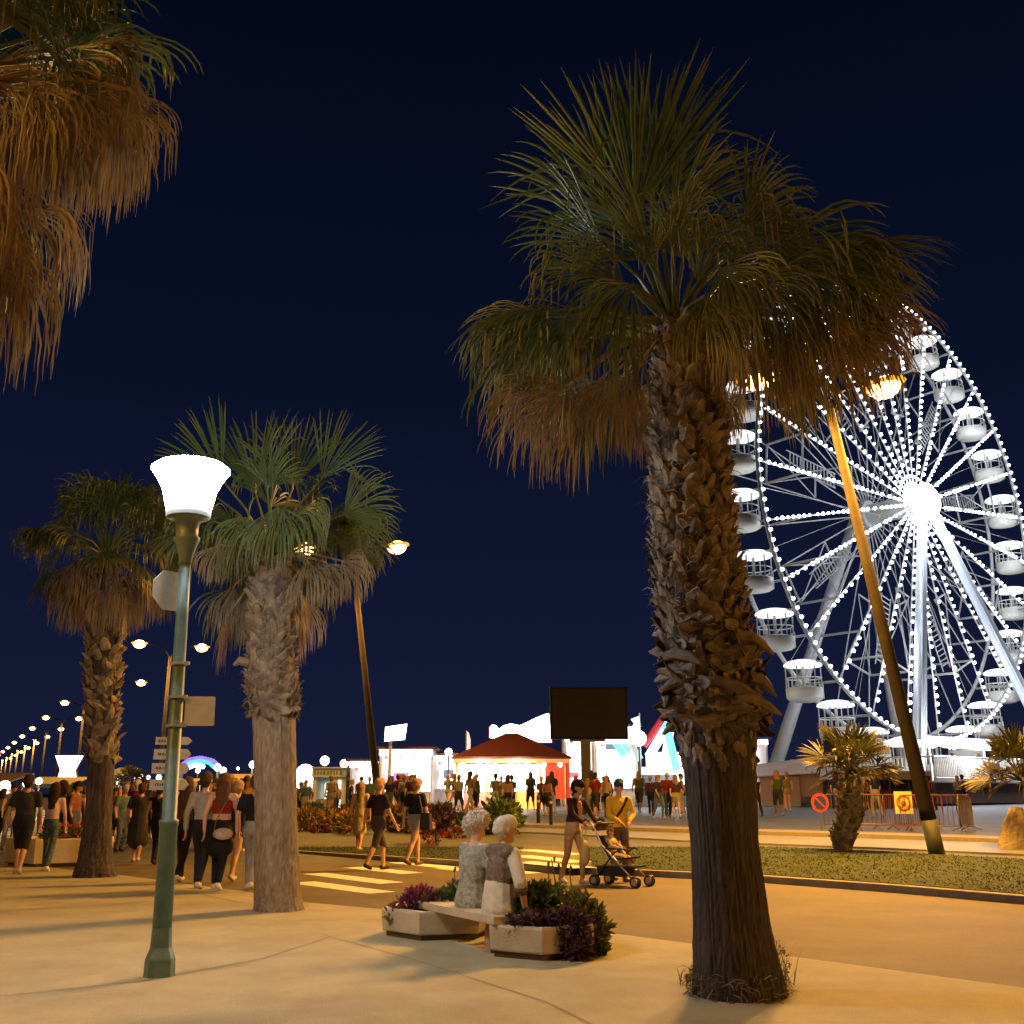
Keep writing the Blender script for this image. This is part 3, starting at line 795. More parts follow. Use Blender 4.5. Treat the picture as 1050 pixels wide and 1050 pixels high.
# ---- the big palm in front
def big_palm():
    rg = np.random.default_rng(11); Y = 8.55
    base = gp(757, 1020); base[2] = 0.016
    t = palm('tall shaggy fan palm in the foreground beside the road, hiding part of the big wheel')
    ax = [at(759, 1024, Y), at(750, 950, Y), at(742, 860, Y), at(736, 770, Y), at(731, 700, Y), at(715, 600, Y), at(708, 500, Y), at(706, 400, Y), at(698, 330, Y)]
    ax[0][2] = -.03
    tm, fn = trunk_mesh(ax, [.365, .295, .265, .295, .335, .345, .325, .28, .23], rg, seg=120, rows=130, rough=.0065)
    bo = MB(); boots(bo, fn, .42, .99, 760, rg, .112, lambda q: .25 + .9 * (1.0 - sstep(.48, .62, q)), .42)
    fibres(bo, fn, .41, .99, 2800, rg); fibres(bo, fn, .0, .05, 500, rg)
    boots(bo, fn, .35, .45, 110, rg, .085, lambda q: .5, .18)
    # big torn bases that stick out on the right of the collar
    for q, an, l in ((.50, -.25, .34), (.46, -.75, .3), (.52, .1, .28), (.47, 3.3, .22), (.55, -.5, .3), (.49, -1.5, .32), (.53, -2.3, .28), (.45, -.1, .22)):
        A, r = fn(q); rad = np.array([cos(an), sin(an), 0]); tn = np.array([-sin(an), cos(an), 0])
        P = []
        pts = [A + rad * (r - .03) - tn * .25, A + rad * (r + .05) - tn * .08 + np.array([0, 0, .02]), A + rad * (r + .10) + tn * .10 - np.array([0, 0, .03]), A + rad * (r + .16) + tn * .22 - np.array([0, 0, .10])]
        bo.tube(pts, [.03, .05, .042, .010], 7, a=rg.uniform(.1, .7))
    C = at(692, 338, Y)
    g, d = MB(), MB()
    def lf(hx, hy, tx, ty, dyh=0, dyt=0, dry=0., tgt=None, **k):
        Hh = at(hx, hy, Y + dyh); tp = at(tx, ty, Y + dyt)
        leaf(d if dry > .45 else g, C, Hh, tp, rg, dry=dry, **k)
    cd = nrm(CAMDIR)
    # upright fans at the top
    lf(652, 216, 645, 52, -.1, .1, normal=cd, spread=41, nseg=40, droop=.0, tipdroop=.10, wmax=.016, roll=.25)
    lf(672, 210, 700, 85, .25, .5, normal=cd, spread=38, nseg=34, droop=.02, tipdroop=.2, wmax=.016, roll=-.3)
    lf(690, 222, 742, 128, .1, .2, normal=cd, spread=34, nseg=28, droop=.05, tipdroop=.3, dry=.15)
    lf(618, 250, 530, 182, -.2, -.3, normal=cd, spread=32, nseg=26, droop=.05, tipdroop=.5, roll=.5)
    lf(628, 228, 562, 112, .3, .6, normal=cd, spread=30, nseg=26, droop=.05, tipdroop=.3, roll=.3)
    lf(610, 280, 532, 240, .2, .2, normal=cd, spread=44, nseg=34, droop=.2, tipdroop=.9, dry=.15)
    # the left horizontal fans
    lf(568, 318, 440, 332, -.25, -.4, normal=np.array([0, -.45, 1.]), spread=74, nseg=46, droop=.16, tipdroop=.9, dry=.12)
    lf(585, 345, 462, 372, .3, .3, normal=np.array([.1, -.5, 1.]), spread=66, nseg=42, droop=.22, tipdroop=1.0, dry=.3)
    lf(590, 388, 478, 425, -.15, -.3, normal=np.array([-.2, -.8, .7]), spread=62, nseg=44, droop=.30, tipdroop=1.1, dry=.8)
    lf(620, 392, 535, 435, .1, .1, normal=np.array([-.3, -.8, .5]), spread=58, nseg=44, droop=.35, tipdroop=1.1, dry=.9)
    lf(635, 395, 590, 440, -.3, -.5, normal=cd, spread=52, nseg=40, droop=.4, tipdroop=1.0, dry=.95)
    lf(650, 385, 628, 420, -.35, -.6, normal=cd, spread=50, nseg=36, droop=.45, tipdroop=1.0, dry=.7)
    # right side
    lf(765, 220, 812, 158, .1, .2, normal=cd, spread=48, nseg=34, droop=.05, tipdroop=.5, dry=.2)
    lf(755, 250, 845, 205, -.3, -.3, normal=cd, spread=50, nseg=34, droop=.2, tipdroop=1.0, dry=.3)
    lf(835, 262, 972, 236, .0, .0, normal=np.array([0, -.35, 1.]), spread=44, nseg=40, droop=.12, tipdroop=.45, dry=.18)
    lf(820, 285, 940, 282, -.5, -.6, normal=np.array([0, -.5, 1.]), spread=56, nseg=40, droop=.2, tipdroop=.7, dry=.3)
    lf(835, 305, 945, 325, .2, .3, normal=np.array([0, -.6, 1.]), spread=56, nseg=40, droop=.25, tipdroop=.8, dry=.38)
    lf(815, 320, 925, 350, -.2, -.3, normal=np.array([0, -.8, .7]), spread=58, nseg=42, droop=.35, tipdroop=.9, dry=.8)
    lf(800, 325, 890, 372, -.4, -.7, normal=cd, spread=56, nseg=42, droop=.45, tipdroop=1.0, dry=.9)
    lf(775, 325, 845, 385, -.4, -.7, normal=cd, spread=56, nseg=42, droop=.45, tipdroop=1.0, dry=.85)
    lf(755, 330, 795, 390, -.4, -.7, normal=cd, spread=52, nseg=40, droop=.45, tipdroop=1.0, dry=.95)
    lf(850, 330, 915, 362, .3, .4, normal=cd, spread=56, nseg=40, droop=.5, tipdroop=1.0, dry=.95)
    lf(740, 345, 760, 400, -.35, -.6, normal=cd, spread=46, nseg=36, droop=.5, tipdroop=1.0, dry=.8)
    lf(868, 300, 980, 318, .1, .1, normal=np.array([0, -.7, .8]), spread=52, nseg=42, droop=.2, tipdroop=.5, dry=.7)
    lf(860, 325, 965, 372, .0, -.1, normal=cd, spread=46, nseg=42, droop=.3, tipdroop=.6, dry=.8)
    lf(840, 340, 935, 408, -.2, -.4, normal=cd, spread=46, nseg=42, droop=.35, tipdroop=.7, dry=.9)
    lf(805, 345, 868, 428, -.3, -.5, normal=cd, spread=46, nseg=42, droop=.4, tipdroop=.7, dry=.9)
    lf(775, 350, 815, 440, -.3, -.5, normal=cd, spread=44, nseg=40, droop=.4, tipdroop=.7, dry=.85)
    lf(870, 315, 955, 350, .5, .7, normal=cd, spread=58, nseg=42, droop=.4, tipdroop=.8, dry=.6)
    lf(800, 252, 935, 268, -.3, -.3, normal=cd, spread=50, nseg=40, droop=.22, tipdroop=.6, dry=.15)
    lf(825, 270, 965, 258, .1, .2, normal=np.array([0, -.8, .6]), spread=50, nseg=40, droop=.15, tipdroop=.5, dry=.2)
    lf(810, 285, 940, 305, -.1, -.1, normal=cd, spread=54, nseg=42, droop=.25, tipdroop=.6, dry=.3)
    lf(785, 290, 890, 315, -.5, -.8, normal=cd, spread=58, nseg=42, droop=.3, tipdroop=.7, dry=.25)
    lf(845, 290, 955, 298, .4, .5, normal=cd, spread=56, nseg=42, droop=.3, tipdroop=.6, dry=.35)
    lf(560, 325, 452, 350, .1, .1, normal=np.array([0, -.85, .55]), spread=60, nseg=46, droop=.22, tipdroop=.7, dry=.1)
    lf(600, 325, 500, 345, -.5, -.8, normal=np.array([0, -.8, .6]), spread=62, nseg=44, droop=.3, tipdroop=.7, dry=.15)
    lf(575, 395, 470, 440, .1, .1, normal=cd, spread=50, nseg=46, droop=.35, tipdroop=.8, dry=.8)
    lf(600, 405, 525, 475, -.3, -.5, normal=cd, spread=46, nseg=44, droop=.35, tipdroop=.7, dry=.95)
    lf(668, 268, 628, 190, -.3, -.4, normal=cd, spread=60, nseg=42, droop=.08, tipdroop=.5, dry=.05)
    lf(700, 265, 690, 190, -.3, -.4, normal=cd, spread=60, nseg=42, droop=.08, tipdroop=.5, dry=.05)
    lf(640, 290, 560, 275, -.4, -.6, normal=cd, spread=62, nseg=42, droop=.2, tipdroop=.7, dry=.08)
    lf(715, 290, 765, 225, -.5, -.7, normal=cd, spread=58, nseg=42, droop=.12, tipdroop=.6, dry=.08)
    lf(650, 240, 600, 165, .1, .2, normal=cd, spread=46, nseg=34, droop=.06, tipdroop=.4, dry=.05)
    # the heart of the crown, towards the viewer
    lf(690, 255, 730, 178, -.5, -.8, normal=cd, spread=60, nseg=38, droop=.12, tipdroop=.8, dry=.1)
    lf(648, 292, 608, 338, -.7, -1.2, normal=cd, spread=46, nseg=40, droop=.35, tipdroop=.9, dry=.12)
    lf(722, 305, 752, 362, -.8, -1.3, normal=cd, spread=46, nseg=40, droop=.4, tipdroop=.9, dry=.3)
    lf(740, 275, 800, 310, -.7, -1.2, normal=cd, spread=60, nseg=40, droop=.35, tipdroop=.9, dry=.25)
    lf(770, 290, 850, 330, -.6, -1.0, normal=cd, spread=60, nseg=40, droop=.4, tipdroop=.9, dry=.4)
    lf(730, 240, 790, 225, -.4, -.7, normal=cd, spread=56, nseg=38, droop=.25, tipdroop=.9, dry=.1)
    lf(640, 330, 590, 375, -.6, -1.1, normal=cd, spread=60, nseg=40, droop=.45, tipdroop=.9, dry=.45)
    rand_crown(g, d, C + np.array([0, .2, 0]), rg, 12, 8, 1.15, 1.15, .62, hi=42, lo=-15, az=(.1, pi - .1))
    finish_palm(t, base, g, d, tm, bo, M_BARK)
big_palm()

def mid_palm():
    rg = np.random.default_rng(21); Y = 14.4
    base = gp(286, 935); base[2] = 0.016
    t = palm('grey trunked fan palm on the pavement corner right of the white street lamp')
    ax = [at(286, 939, Y), at(284, 915, Y), at(283, 850, Y), at(281, 750, Y), at(279, 700, Y), at(277, 640, Y), at(276, 575, Y)]
    ax[0][2] = -.03
    tm, fn = trunk_mesh(ax, [.33, .30, .28, .285, .32, .285, .235], rg, seg=90, rows=100, rough=.010)
    bo = MB(); boots(bo, fn, .56, .99, 380, rg, .125, lambda q: .15 + .6 * (1 - sstep(.58, .66, q)), .5)
    fibres(bo, fn, .55, .99, 900, rg)
    bo.tube([fn(.72)[0] + np.array([-.28, -.1, 0]), fn(.72)[0] + np.array([-.42, -.1, .03]), fn(.72)[0] + np.array([-.5, -.1, -.03])], [.07, .06, .02], 7, a=.8)
    C = at(276, 572, Y); g, d = MB(), MB(); cd = nrm(CAMDIR)
    def lf(hx, hy, tx, ty, dyh=0, dyt=0, dry=0., **k):
        leaf(d if dry > .45 else g, C, at(hx, hy, Y + dyh), at(tx, ty, Y + dyt), rg, dry=dry, **k)
    lf(228, 492, 190, 422, 0, .1, normal=cd, spread=34, nseg=26, droop=.02, tipdroop=.2)
    lf(262, 505, 262, 420, .2, .4, normal=cd, spread=46, nseg=36, droop=.02, tipdroop=.25, roll=.3)
    lf(300, 500, 300, 425, .3, .5, normal=cd, spread=44, nseg=34, droop=.02, tipdroop=.25, roll=-.3)
    lf(330, 490, 372, 428, .1, .2, normal=cd, spread=38, nseg=34, droop=.03, tipdroop=.25, roll=.2)
    lf(352, 528, 412, 500, -.2, -.2, normal=cd, spread=56, nseg=44, droop=.08, tipdroop=.5)
    lf(360, 550, 416, 560, .2, .3, normal=cd, spread=60, nseg=40, droop=.2, tipdroop=.9, dry=.2)
    lf(350, 575, 398, 592, -.1, -.2, normal=cd, spread=60, nseg=42, droop=.4, tipdroop=1.1, dry=.8)
    lf(335, 578, 352, 620, -.3, -.5, normal=cd, spread=58, nseg=42, droop=.4, tipdroop=1.1, dry=.8)
    lf(315, 575, 325, 620, -.4, -.7, normal=cd, spread=54, nseg=40, droop=.4, tipdroop=1.1, dry=.6)
    lf(222, 560, 208, 600, -.1, -.2, normal=cd, spread=64, nseg=44, droop=.4, tipdroop=1.1, dry=.75)
    lf(240, 555, 232, 600, -.4, -.6, normal=cd, spread=58, nseg=40, droop=.4, tipdroop=1.0, dry=.4)
    lf(205, 530, 160, 545, .1, .1, normal=cd, spread=60, nseg=40, droop=.25, tipdroop=.9, dry=.2)
    lf(215, 505, 168, 492, .3, .4, normal=cd, spread=56, nseg=36, droop=.1, tipdroop=.6, dry=.1)
    lf(285, 520, 280, 580, -.9, -1.4, normal=cd, spread=60, nseg=40, droop=.35, tipdroop=.9, dry=.15)
    lf(310, 520, 335, 560, -.8, -1.2, normal=cd, spread=60, nseg=40, droop=.35, tipdroop=.9, dry=.12)
    lf(255, 530, 230, 575, -.8, -1.2, normal=cd, spread=60, nseg=40, droop=.35, tipdroop=.9, dry=.2)
    lf(275, 500, 290, 450, -.5, -.7, normal=cd, spread=56, nseg=38, droop=.1, tipdroop=.5)
    rand_crown(g, d, C + np.array([0, .2, 0]), rg, 18, 14, 1.05, 1.0, .9, lo=-20, az=(.1, pi - .1))
    finish_palm(t, base, g, d, tm, bo, M_BARK2)
mid_palm()

def far_palm():
    rg = np.random.default_rng(31); Y = 20.0
    base = gp(97, 900); base[2] = 0.016
    t = palm('dark fan palm with flared foot and thick hanging skirt left of the street lamp')
    ax = [at(97, 903, Y), at(98, 880, Y), at(101, 840, Y), at(104, 780, Y), at(106, 700, Y), at(107, 640, Y), at(108, 590, Y)]
    ax[0][2] = -.03
    tm, fn = trunk_mesh(ax, [.40, .30, .235, .24, .29, .31, .25], rg, seg=48, rows=90, rough=.014)
    bo = MB(); boots(bo, fn, .5, .99, 260, rg, .16, lambda q: .4, .5)
    fibres(bo, fn, .5, .99, 600, rg)
    C = at(108, 570, Y); g, d = MB(), MB(); cd = nrm(CAMDIR)
    def lf(hx, hy, tx, ty, dyh=0, dyt=0, dry=0., **k):
        leaf(d if dry > .45 else g, C, at(hx, hy, Y + dyh), at(tx, ty, Y + dyt), rg, dry=dry, **k)
    lf(68, 590, 32, 604, 0, 0, normal=cd, spread=66, nseg=36, droop=.35, tipdroop=1.0, dry=.3)
    lf(75, 545, 52, 535, 0, 0, normal=cd, spread=64, nseg=36, droop=.2, tipdroop=.8, dry=.25)
    lf(80, 620, 82, 650, -.2, -.3, normal=cd, spread=50, nseg=34, droop=.5, tipdroop=1.1, dry=.8)
    lf(150, 600, 165, 640, -.2, -.3, normal=cd, spread=56, nseg=36, droop=.5, tipdroop=1.1, dry=.8)
    lf(130, 615, 135, 650, -.4, -.6, normal=cd, spread=50, nseg=34, droop=.5, tipdroop=1.1, dry=.7)
    for q in ((100, 510), (130, 505), (80, 525), (150, 520)):
        lf(q[0], q[1] + 18, q[0] + (q[0] - 108) * .5, q[1] - 22, .1, .2, normal=cd, spread=64, nseg=36, droop=.12, tipdroop=.8, dry=.15)
    rand_crown(g, d, C, rg, 40, 30, 1.0, 1.05, 1.0, lo=-25)
    finish_palm(t, base, g, d, tm, bo, M_BARK)
far_palm()

def corner_palm():
    rg = np.random.default_rng(41); Y = 6.0
    base = np.array([-3.95, Y, 0.016])
    t = palm('fan palm whose dry brown skirt hangs into the upper left corner of the sky')
    ax = [np.array([-3.95, Y, -.03]), np.array([-3.95, Y, 2]), np.array([-3.9, Y, 4]), np.array([-3.85, Y, 6.0])]
    tm, fn = trunk_mesh(ax, [.40, .33, .36, .26], rg, seg=40, rows=60)
    bo = MB(); boots(bo, fn, .5, .99, 150, rg, .17, None, .5)
    C = at(-70, 95, Y); g, d = MB(), MB(); cd = nrm(CAMDIR)
    def lf(hx, hy, tx, ty, dyh=0, dyt=0, dry=0., **k):
        leaf(d if dry > .45 else g, C, at(hx, hy, Y + dyh), at(tx, ty, Y + dyt), rg, dry=dry, **k)
    lf(60, 60, 170, 105, 0, 0, normal=np.array([0, -.6, 1.]), spread=64, nseg=44, droop=.25, tipdroop=1.0, dry=.3)
    lf(55, 85, 160, 165, -.1, -.2, normal=np.array([.3, -.8, .6]), spread=60, nseg=46, droop=.35, tipdroop=1.1, dry=.9)
    lf(70, 95, 135, 190, -.2, -.3, normal=cd, spread=58, nseg=46, droop=.4, tipdroop=1.1, dry=.75)
    lf(95, 90, 165, 150, .2, .3, normal=cd, spread=56, nseg=44, droop=.4, tipdroop=1.1, dry=.85)
    lf(30, 95, 85, 180, -.3, -.5, normal=cd, spread=60, nseg=46, droop=.4, tipdroop=1.1, dry=.95)
    lf(10, 90, 40, 170, -.3, -.5, normal=cd, spread=60, nseg=46, droop=.4, tipdroop=1.1, dry=.95)
    lf(-10, 70, 70, 130, .1, .1, normal=cd, spread=70, nseg=46, droop=.3, tipdroop=1.0, dry=.8)
    lf(20, 10, 90, -20, .1, .2, normal=cd, spread=70, nseg=44, droop=.2, tipdroop=.9, dry=.05)
    lf(0, 0, 30, -60, .2, .3, normal=cd, spread=70, nseg=44, droop=.2, tipdroop=.9, dry=.05)
    lf(60, 0, 130, 20, .3, .4, normal=cd, spread=60, nseg=44, droop=.35, tipdroop=1.0, dry=.15)
    lf(-10, 190, 12, 290, -.2, -.3, normal=cd, spread=50, nseg=44, droop=.5, tipdroop=1.1, dry=.75)
    lf(-25, 170, -5, 270, -.4, -.6, normal=cd, spread=54, nseg=44, droop=.5, tipdroop=1.1, dry=.95)
    lf(-40, 150, -30, 250, -.5, -.8, normal=cd, spread=54, nseg=40, droop=.5, tipdroop=1.1, dry=.9)
    lf(20, 160, 60, 205, .2, .2, normal=cd, spread=50, nseg=40, droop=.5, tipdroop=1.1, dry=.6)
    for q in ((90, 105, 148, 205), (118, 110, 172, 200), (62, 120, 108, 225), (32, 130, 72, 230), (100, 80, 150, 130), (80, 60, 140, 95), (-5, 235, 22, 350), (8, 265, 34, 385), (-20, 260, 12, 390), (15, 215, 48, 320), (135, 95, 180, 165), (45, 70, 95, 140), (110, 130, 130, 215)):
        lf(*q, rg.uniform(-.5, .3), rg.uniform(-.6, .2), normal=cd, spread=rg.uniform(44, 60), nseg=44, droop=.42, tipdroop=1.1, dry=rg.uniform(.6, 1))
    rand_crown(g, d, C, rg, 14, 10, 1.1, 1.0, 1.0, lo=0)
    finish_palm(t, base, g, d, tm, bo, M_BARK)
corner_palm()

M_YGREEN = two_tone('young_palm_frond', (.055, .062, .014), (.15, .105, .035), rough=.45, transl=.2, var=.3, scale=4)
def small_palm(label, base, top, R_, trunk_r, lean_pts=None, n=34, seed=1, cone=False):
    rg = np.random.default_rng(seed); base = np.asarray(base, float); top = np.asarray(top, float)
    t = palm(label)
    pts = lean_pts or [base, base * .6 + top * .4, top]
    if not cone:
        tm, fn = trunk_mesh(pts, list(np.interp(np.linspace(0, 1, len(pts)), [0, .15, .55, 1], [trunk_r * .7, trunk_r * 1.0, trunk_r * 1.25, trunk_r * .8])), rg, seg=24, rows=40, rough=.02)
        bo = MB(); boots(bo, fn, .02, .97, 110, rg, .15, None, .6)
    else:
        tm, fn = trunk_mesh(pts, [trunk_r * 1.25, trunk_r, trunk_r * .5], rg, seg=24, rows=30, rough=.012); bo = MB()
    g, d = MB(), MB()
    rand_crown(g, d, top, rg, n, 4, R_ * .52, R_ * .5, .5, lo=-8, wm=.05, nseg=20, stiff=.35)
    t.location = base; off = -base
    for b, nme, m in ((tm, 'trunk', M_BARK2 if not cone else mat('burlap_wrap', (.45, .36, .22), .9, 0, .2, 6, .4, 20)), (bo, 'leaf_bases', M_BOOT), (g, 'crown', M_YGREEN), (d, 'dry_fronds', M_DRY)):
        if b.v: b.v = [v + off for v in b.v]; b.build(nme, m, t, False, 'dry')
bp_ = lift(864, 876); bp_[2] = .12; Yp = bp_[1]
small_palm('young stocky palm with bent trunk on the lawn in front of the tent', bp_, at(872, 793, Yp), 1.35, .25, [bp_, at(866, 855, Yp), at(873, 833, Yp), at(870, 810, Yp), at(873, 795, Yp)], n=40, seed=5)
rp_ = lift(1040, 872); rp_[2] = gz(rp_[0], rp_[1]) + .02; Yr = rp_[1]
small_palm('young palm with a pale wrapped foot at the right edge of the lawn', rp_, at(1048, 800, Yr), 1.5, .30, [rp_, at(1040, 848, Yr), at(1042, 828, Yr)], n=34, seed=6, cone=True)
lp_ = gp(131, 848); small_palm('small palm lit yellow among the crowd behind the dark trunk', lp_, at(132, 806, lp_[1]), 1.1, .16, n=22, seed=8)

# ------------------------------------------------------------------ the big wheel
def big_wheel():
    Cw = np.array([30.043, 75.0, 22.48]); nv = np.array([.606, -.7955, 0]); uv = np.array([.7955, .606, 0]); R_ = 17.4; zz = np.array([0, 0, 1.0])
    g0 = gz(30, 75)
    t = thing('ferris_wheel', 'giant white ferris wheel outlined with white bulbs, gondolas hanging between its rims', 'ferris wheel', (Cw[0], Cw[1], g0))
    org = np.array([Cw[0], Cw[1], g0])
    def P(r, a, off): return Cw - org + nv * off + (uv * cos(a) + zz * sin(a)) * r
    MW = mat('wheel_white_paint', (.40, .41, .42), .4, .1, .1, 4)
    MG = mat('wheel_grey_paint', (.30, .30, .31), .45, .2, .1, 4)
    N = 27; A0 = radians(6.0); NEAR, FAR = 0.0, -3.0
    # rims
    for off, nm in ((NEAR, 'near_rim'), (FAR, 'far_rim')):
        b = MB(); b.tube([P(R_, 2 * pi * i / 108, off) for i in range(108)], .14 if off == NEAR else .15, 8, closed=True)
        o = b.build('rim', MG if off == NEAR else MW, t, True)
    rest = MB(); b = MB(); b.ball((0, 0, 0), .12, 6, 4); one = None
    seen = sorted(range(N * 6), key=lambda i: abs(((A0 + 2 * pi * i / (N * 6)) % (2 * pi)) - radians(295)) if True else 0)
    for j, i in enumerate(seen):
        a = A0 + 2 * pi * i / (N * 6); q = P(R_ - .05, a, .20)
        if j >= 100: rest.ball(q, .12, 6, 4); continue
        if one is None: one = o = b.build('bulb', M_BULB, t, True)
        else: o = one.copy(); COL.objects.link(o); o.parent = t
        o.location = q
    rgl = random.Random(3)
    for i in range(N):
        a = A0 + 2 * pi * i / N
        # lit near spoke and plain far spoke
        b = MB(); b.tube([P(1.0, a, .55), P(R_, a, NEAR)], .055, 6); b.build('spoke', MW, t)
        b = rest; r = 1.6
        while r < R_ * .965:
            b.ball(P(r, a, .55 * (1 - r / R_) + .17), .095 + .05 * rgl.random(), 6, 4); r += .58 if rgl.random() < .8 else .9
        b = MB(); b.tube([P(1.0, a, FAR - .4), P(R_, a, FAR)], .05, 6)
        b.tube([P(R_ * .74, a, NEAR + .1), P(R_ * .74, a, FAR)], .09, 6)
        b.tube([P(R_, a, NEAR), P(R_, a, FAR)], .09, 6)
        b.build('far_spoke', MG, t)
        if i % 3 == 0:      # lattice frames between neighbouring spokes
            b = MB(); a2 = a + 2 * pi / N
            for off in (NEAR + .12, FAR):
                b.tube([P(R_ * .74, a, off), P(R_ * .74, a2, off)], .08, 6); b.tube([P(R_ * .42, a, off), P(R_ * .42, a2, off)], .07, 6)
                b.tube([P(R_ * .42, a, off), P(R_ * .74, a2, off)], .045, 5); b.tube([P(R_ * .42, a2, off), P(R_ * .74, a, off)], .045, 5)
            am = (a + a2) / 2
            for j in range(14):
                r1 = R_ * (.43 + .022 * j); w1 = .55
                tq = (-uv * sin(am) + zz * cos(am))
                b.tube([P(r1, am, -1.2) - tq * w1, P(r1, am, -1.2) + tq * w1], .05, 5)
            b.tube([P(R_ * .42, am, -1.2) - tq * .55, P(R_ * .74, am, -1.2) - tq * .55], .05, 5); b.tube([P(R_ * .42, am, -1.2) + tq * .55, P(R_ * .74, am, -1.2) + tq * .55], .05, 5)
            b.build('lattice_frame', MG, t)
        # tension cables
        if i % 2: continue
        b = MB(); b.tube([P(1.0, a, -1.5), P(R_, a + radians(34), FAR)], .018, 4); b.tube([P(1.0, a, -1.5), P(R_, a - radians(34), NEAR)], .018, 4); b.build('cable', M_STEEL, t)
    o = rest.build('bulbs', M_BULB, t, True); o['kind'] = 'stuff'
    # hub
    ax = np.cross(nv, zz)
    b = MB(); b.tube([P(0, 0, 1.9), P(0, 0, 1.2), P(0, 0, -4.2), P(0, 0, -4.9)], [.55, .8, .8, .55], 20); hub = b.build('hub', MW, t, True)
    b = MB(); b.tube([P(0, 0, 1.0), P(0, 0, .3)], [1.0, 1.0], 28); b.tube([P(0, 0, -3.6), P(0, 0, -3.2)], 1.15, 28); b.build('hub_flange', MW, hub)
    b = MB(); b.tube([P(0, 0, 1.93), P(0, 0, 2.05)], [1.1, 1.0], 28)
    for k in range(10):
        q = 2 * pi * k / 10; b.ball(P(1.2, q, 1.6), .26, 8, 6)
    b.build('hub_lights', glow('hub_floodlight', (.95, .97, 1), 60.0, False), hub, True)
    # legs
    for off0, offf, ss, rr in ((1.35, 4.3, (-9.6, 11.2), .42), (-4.4, -8.0, (-9.2, 9.2), .52)):
        for s_ in ss:
            foot = Cw - org + nv * offf + uv * s_; foot[2] = 0.0
            top = P(0, 0, off0) + uv * (.35 if s_ > 0 else -.35)
            b = MB(); b.tube([foot, foot + (top - foot) * .03, top], [rr * 1.2, rr, rr * .75], 12)
            b.box(foot + np.array([0, 0, .05]), (2.4, 2.4, .5), .65)
            if off0 > 0:
                tt = nrm(top - foot); sd = nrm(np.cross(tt, nv))
                for q in (-.3, .0, .3): b.tube([foot + sd * q + nv * .36 + tt * 2, top + sd * q * .6 + nv * .30 - tt], .05, 5)
            b.build('leg', mat('leg_pale_blue_paint', (.55, .60, .68), .4, .1, .08) if off0 > 0 else MW, t, True)
    # gondolas: hung between the rims
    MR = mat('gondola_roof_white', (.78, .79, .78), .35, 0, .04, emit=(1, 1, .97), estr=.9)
    MTUB = mat('gondola_tub', (.68, .67, .64), .45, 0, .06)
    MDOOR = mat('gondola_door', (.74, .74, .70), .4, 0, .05)
    MGL = mat('gondola_glazing', (.20, .24, .22), .08, 0, .2, 3, spec=.8)
    rz = math.atan2(uv[1], uv[0])
    g = MB(); g.lathe([(.55, -2.52), (1.02, -2.42), (1.20, -2.2), (1.22, -1.62), (1.16, -1.58), (1.10, -1.62), (1.05, -2.3)], 24)
    tub = g.build('gondola', MTUB, t, True)
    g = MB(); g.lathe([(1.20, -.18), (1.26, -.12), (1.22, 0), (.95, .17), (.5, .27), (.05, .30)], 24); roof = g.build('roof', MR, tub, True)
    g = MB(); g.tube([(0, 0, -2.4), (0, 0, .2)], .10, 8); g.tube([(0, 1.45, .05), (0, -1.45, .05)], .08, 8)
    for k in range(6):
        q = 2 * pi * k / 6 + .3; g.tube([(1.15 * cos(q), 1.15 * sin(q), -1.6), (1.15 * cos(q), 1.15 * sin(q), -.15)], .045, 6)
    post = g.build('posts', MW, tub)
    g = MB()
    for k in range(18):
        if k in (12, 13, 14): continue
        q = 2 * pi * k / 18; g.tube([(1.16 * cos(q), 1.16 * sin(q), -1.62), (1.16 * cos(q), 1.16 * sin(q), -.95)], .026, 4)
    g.tube([(1.16 * cos(2 * pi * k / 24), 1.16 * sin(2 * pi * k / 24), -.95) for k in range(24)], .04, 5, closed=True)
    rail = g.build('railing', MDOOR, tub)
    g = MB(); q0 = radians(-62)
    for k in range(5):
        q1 = q0 + radians(9) * k; q2 = q1 + radians(9)
        V = [(r * cos(q), r * sin(q), z) for z in (-2.3, -1.3) for r, q in ((1.235, q1), (1.235, q2), (1.2, q2), (1.2, q1))]
        g.add(V, [(0, 1, 5, 4), (2, 3, 7, 6), (4, 5, 6, 7), (3, 2, 1, 0), (1, 2, 6, 5), (0, 4, 7, 3)])
    door = g.build('door', MDOOR, tub)
    g = MB(); g.lathe([(.86, -2.0), (.9, -1.55), (.86, -1.5), (.5, -1.5), (.45, -2.0)], 18); seat = g.build('seat', MGL, tub, True)
    for i in range(N):
        a = A0 + 2 * pi * (i + .5) / N
        o = tub if i == 0 else copy_tree(tub, t)
        o.location = P(R_ + .25, a, -1.5); o.rotation_euler = (0, 0, rz)
    # loading platform: deck, skirt, fence, white canopies, stairs
    def loc(s_, off, z): return Cw - org + nv * off + uv * s_ - np.array([0, 0, Cw[2] - org[2]]) + zz * z
    b = MB(); b.box(loc(0, 1.2, .62), (22, 10.5, 1.2), rz); b.build('platform', mat('platform_brown_skirt', (.075, .045, .035), .6, 0, .3, 1.5), t)
    b = MB(); b.box(loc(0, 1.2, 1.28), (22.4, 10.9, .1), rz); b.build('deck', mat('deck_plate', (.38, .36, .33), .5, .2, .1), t)
    b = MB()
    for k in range(113):
        s_ = -11 + 22 * k / 112
        b.tube([loc(s_, 6.5, 1.33), loc(s_, 6.5, 2.75)], .045, 4)
    for z in (1.5, 2.75): b.tube([loc(-11, 6.5, z), loc(11, 6.5, z)], .06, 6)
    for k in range(40):
        o_ = -4 + 10.5 * k / 39; b.tube([loc(-11, o_, 1.33), loc(-11, o_, 2.75)], .045, 4)
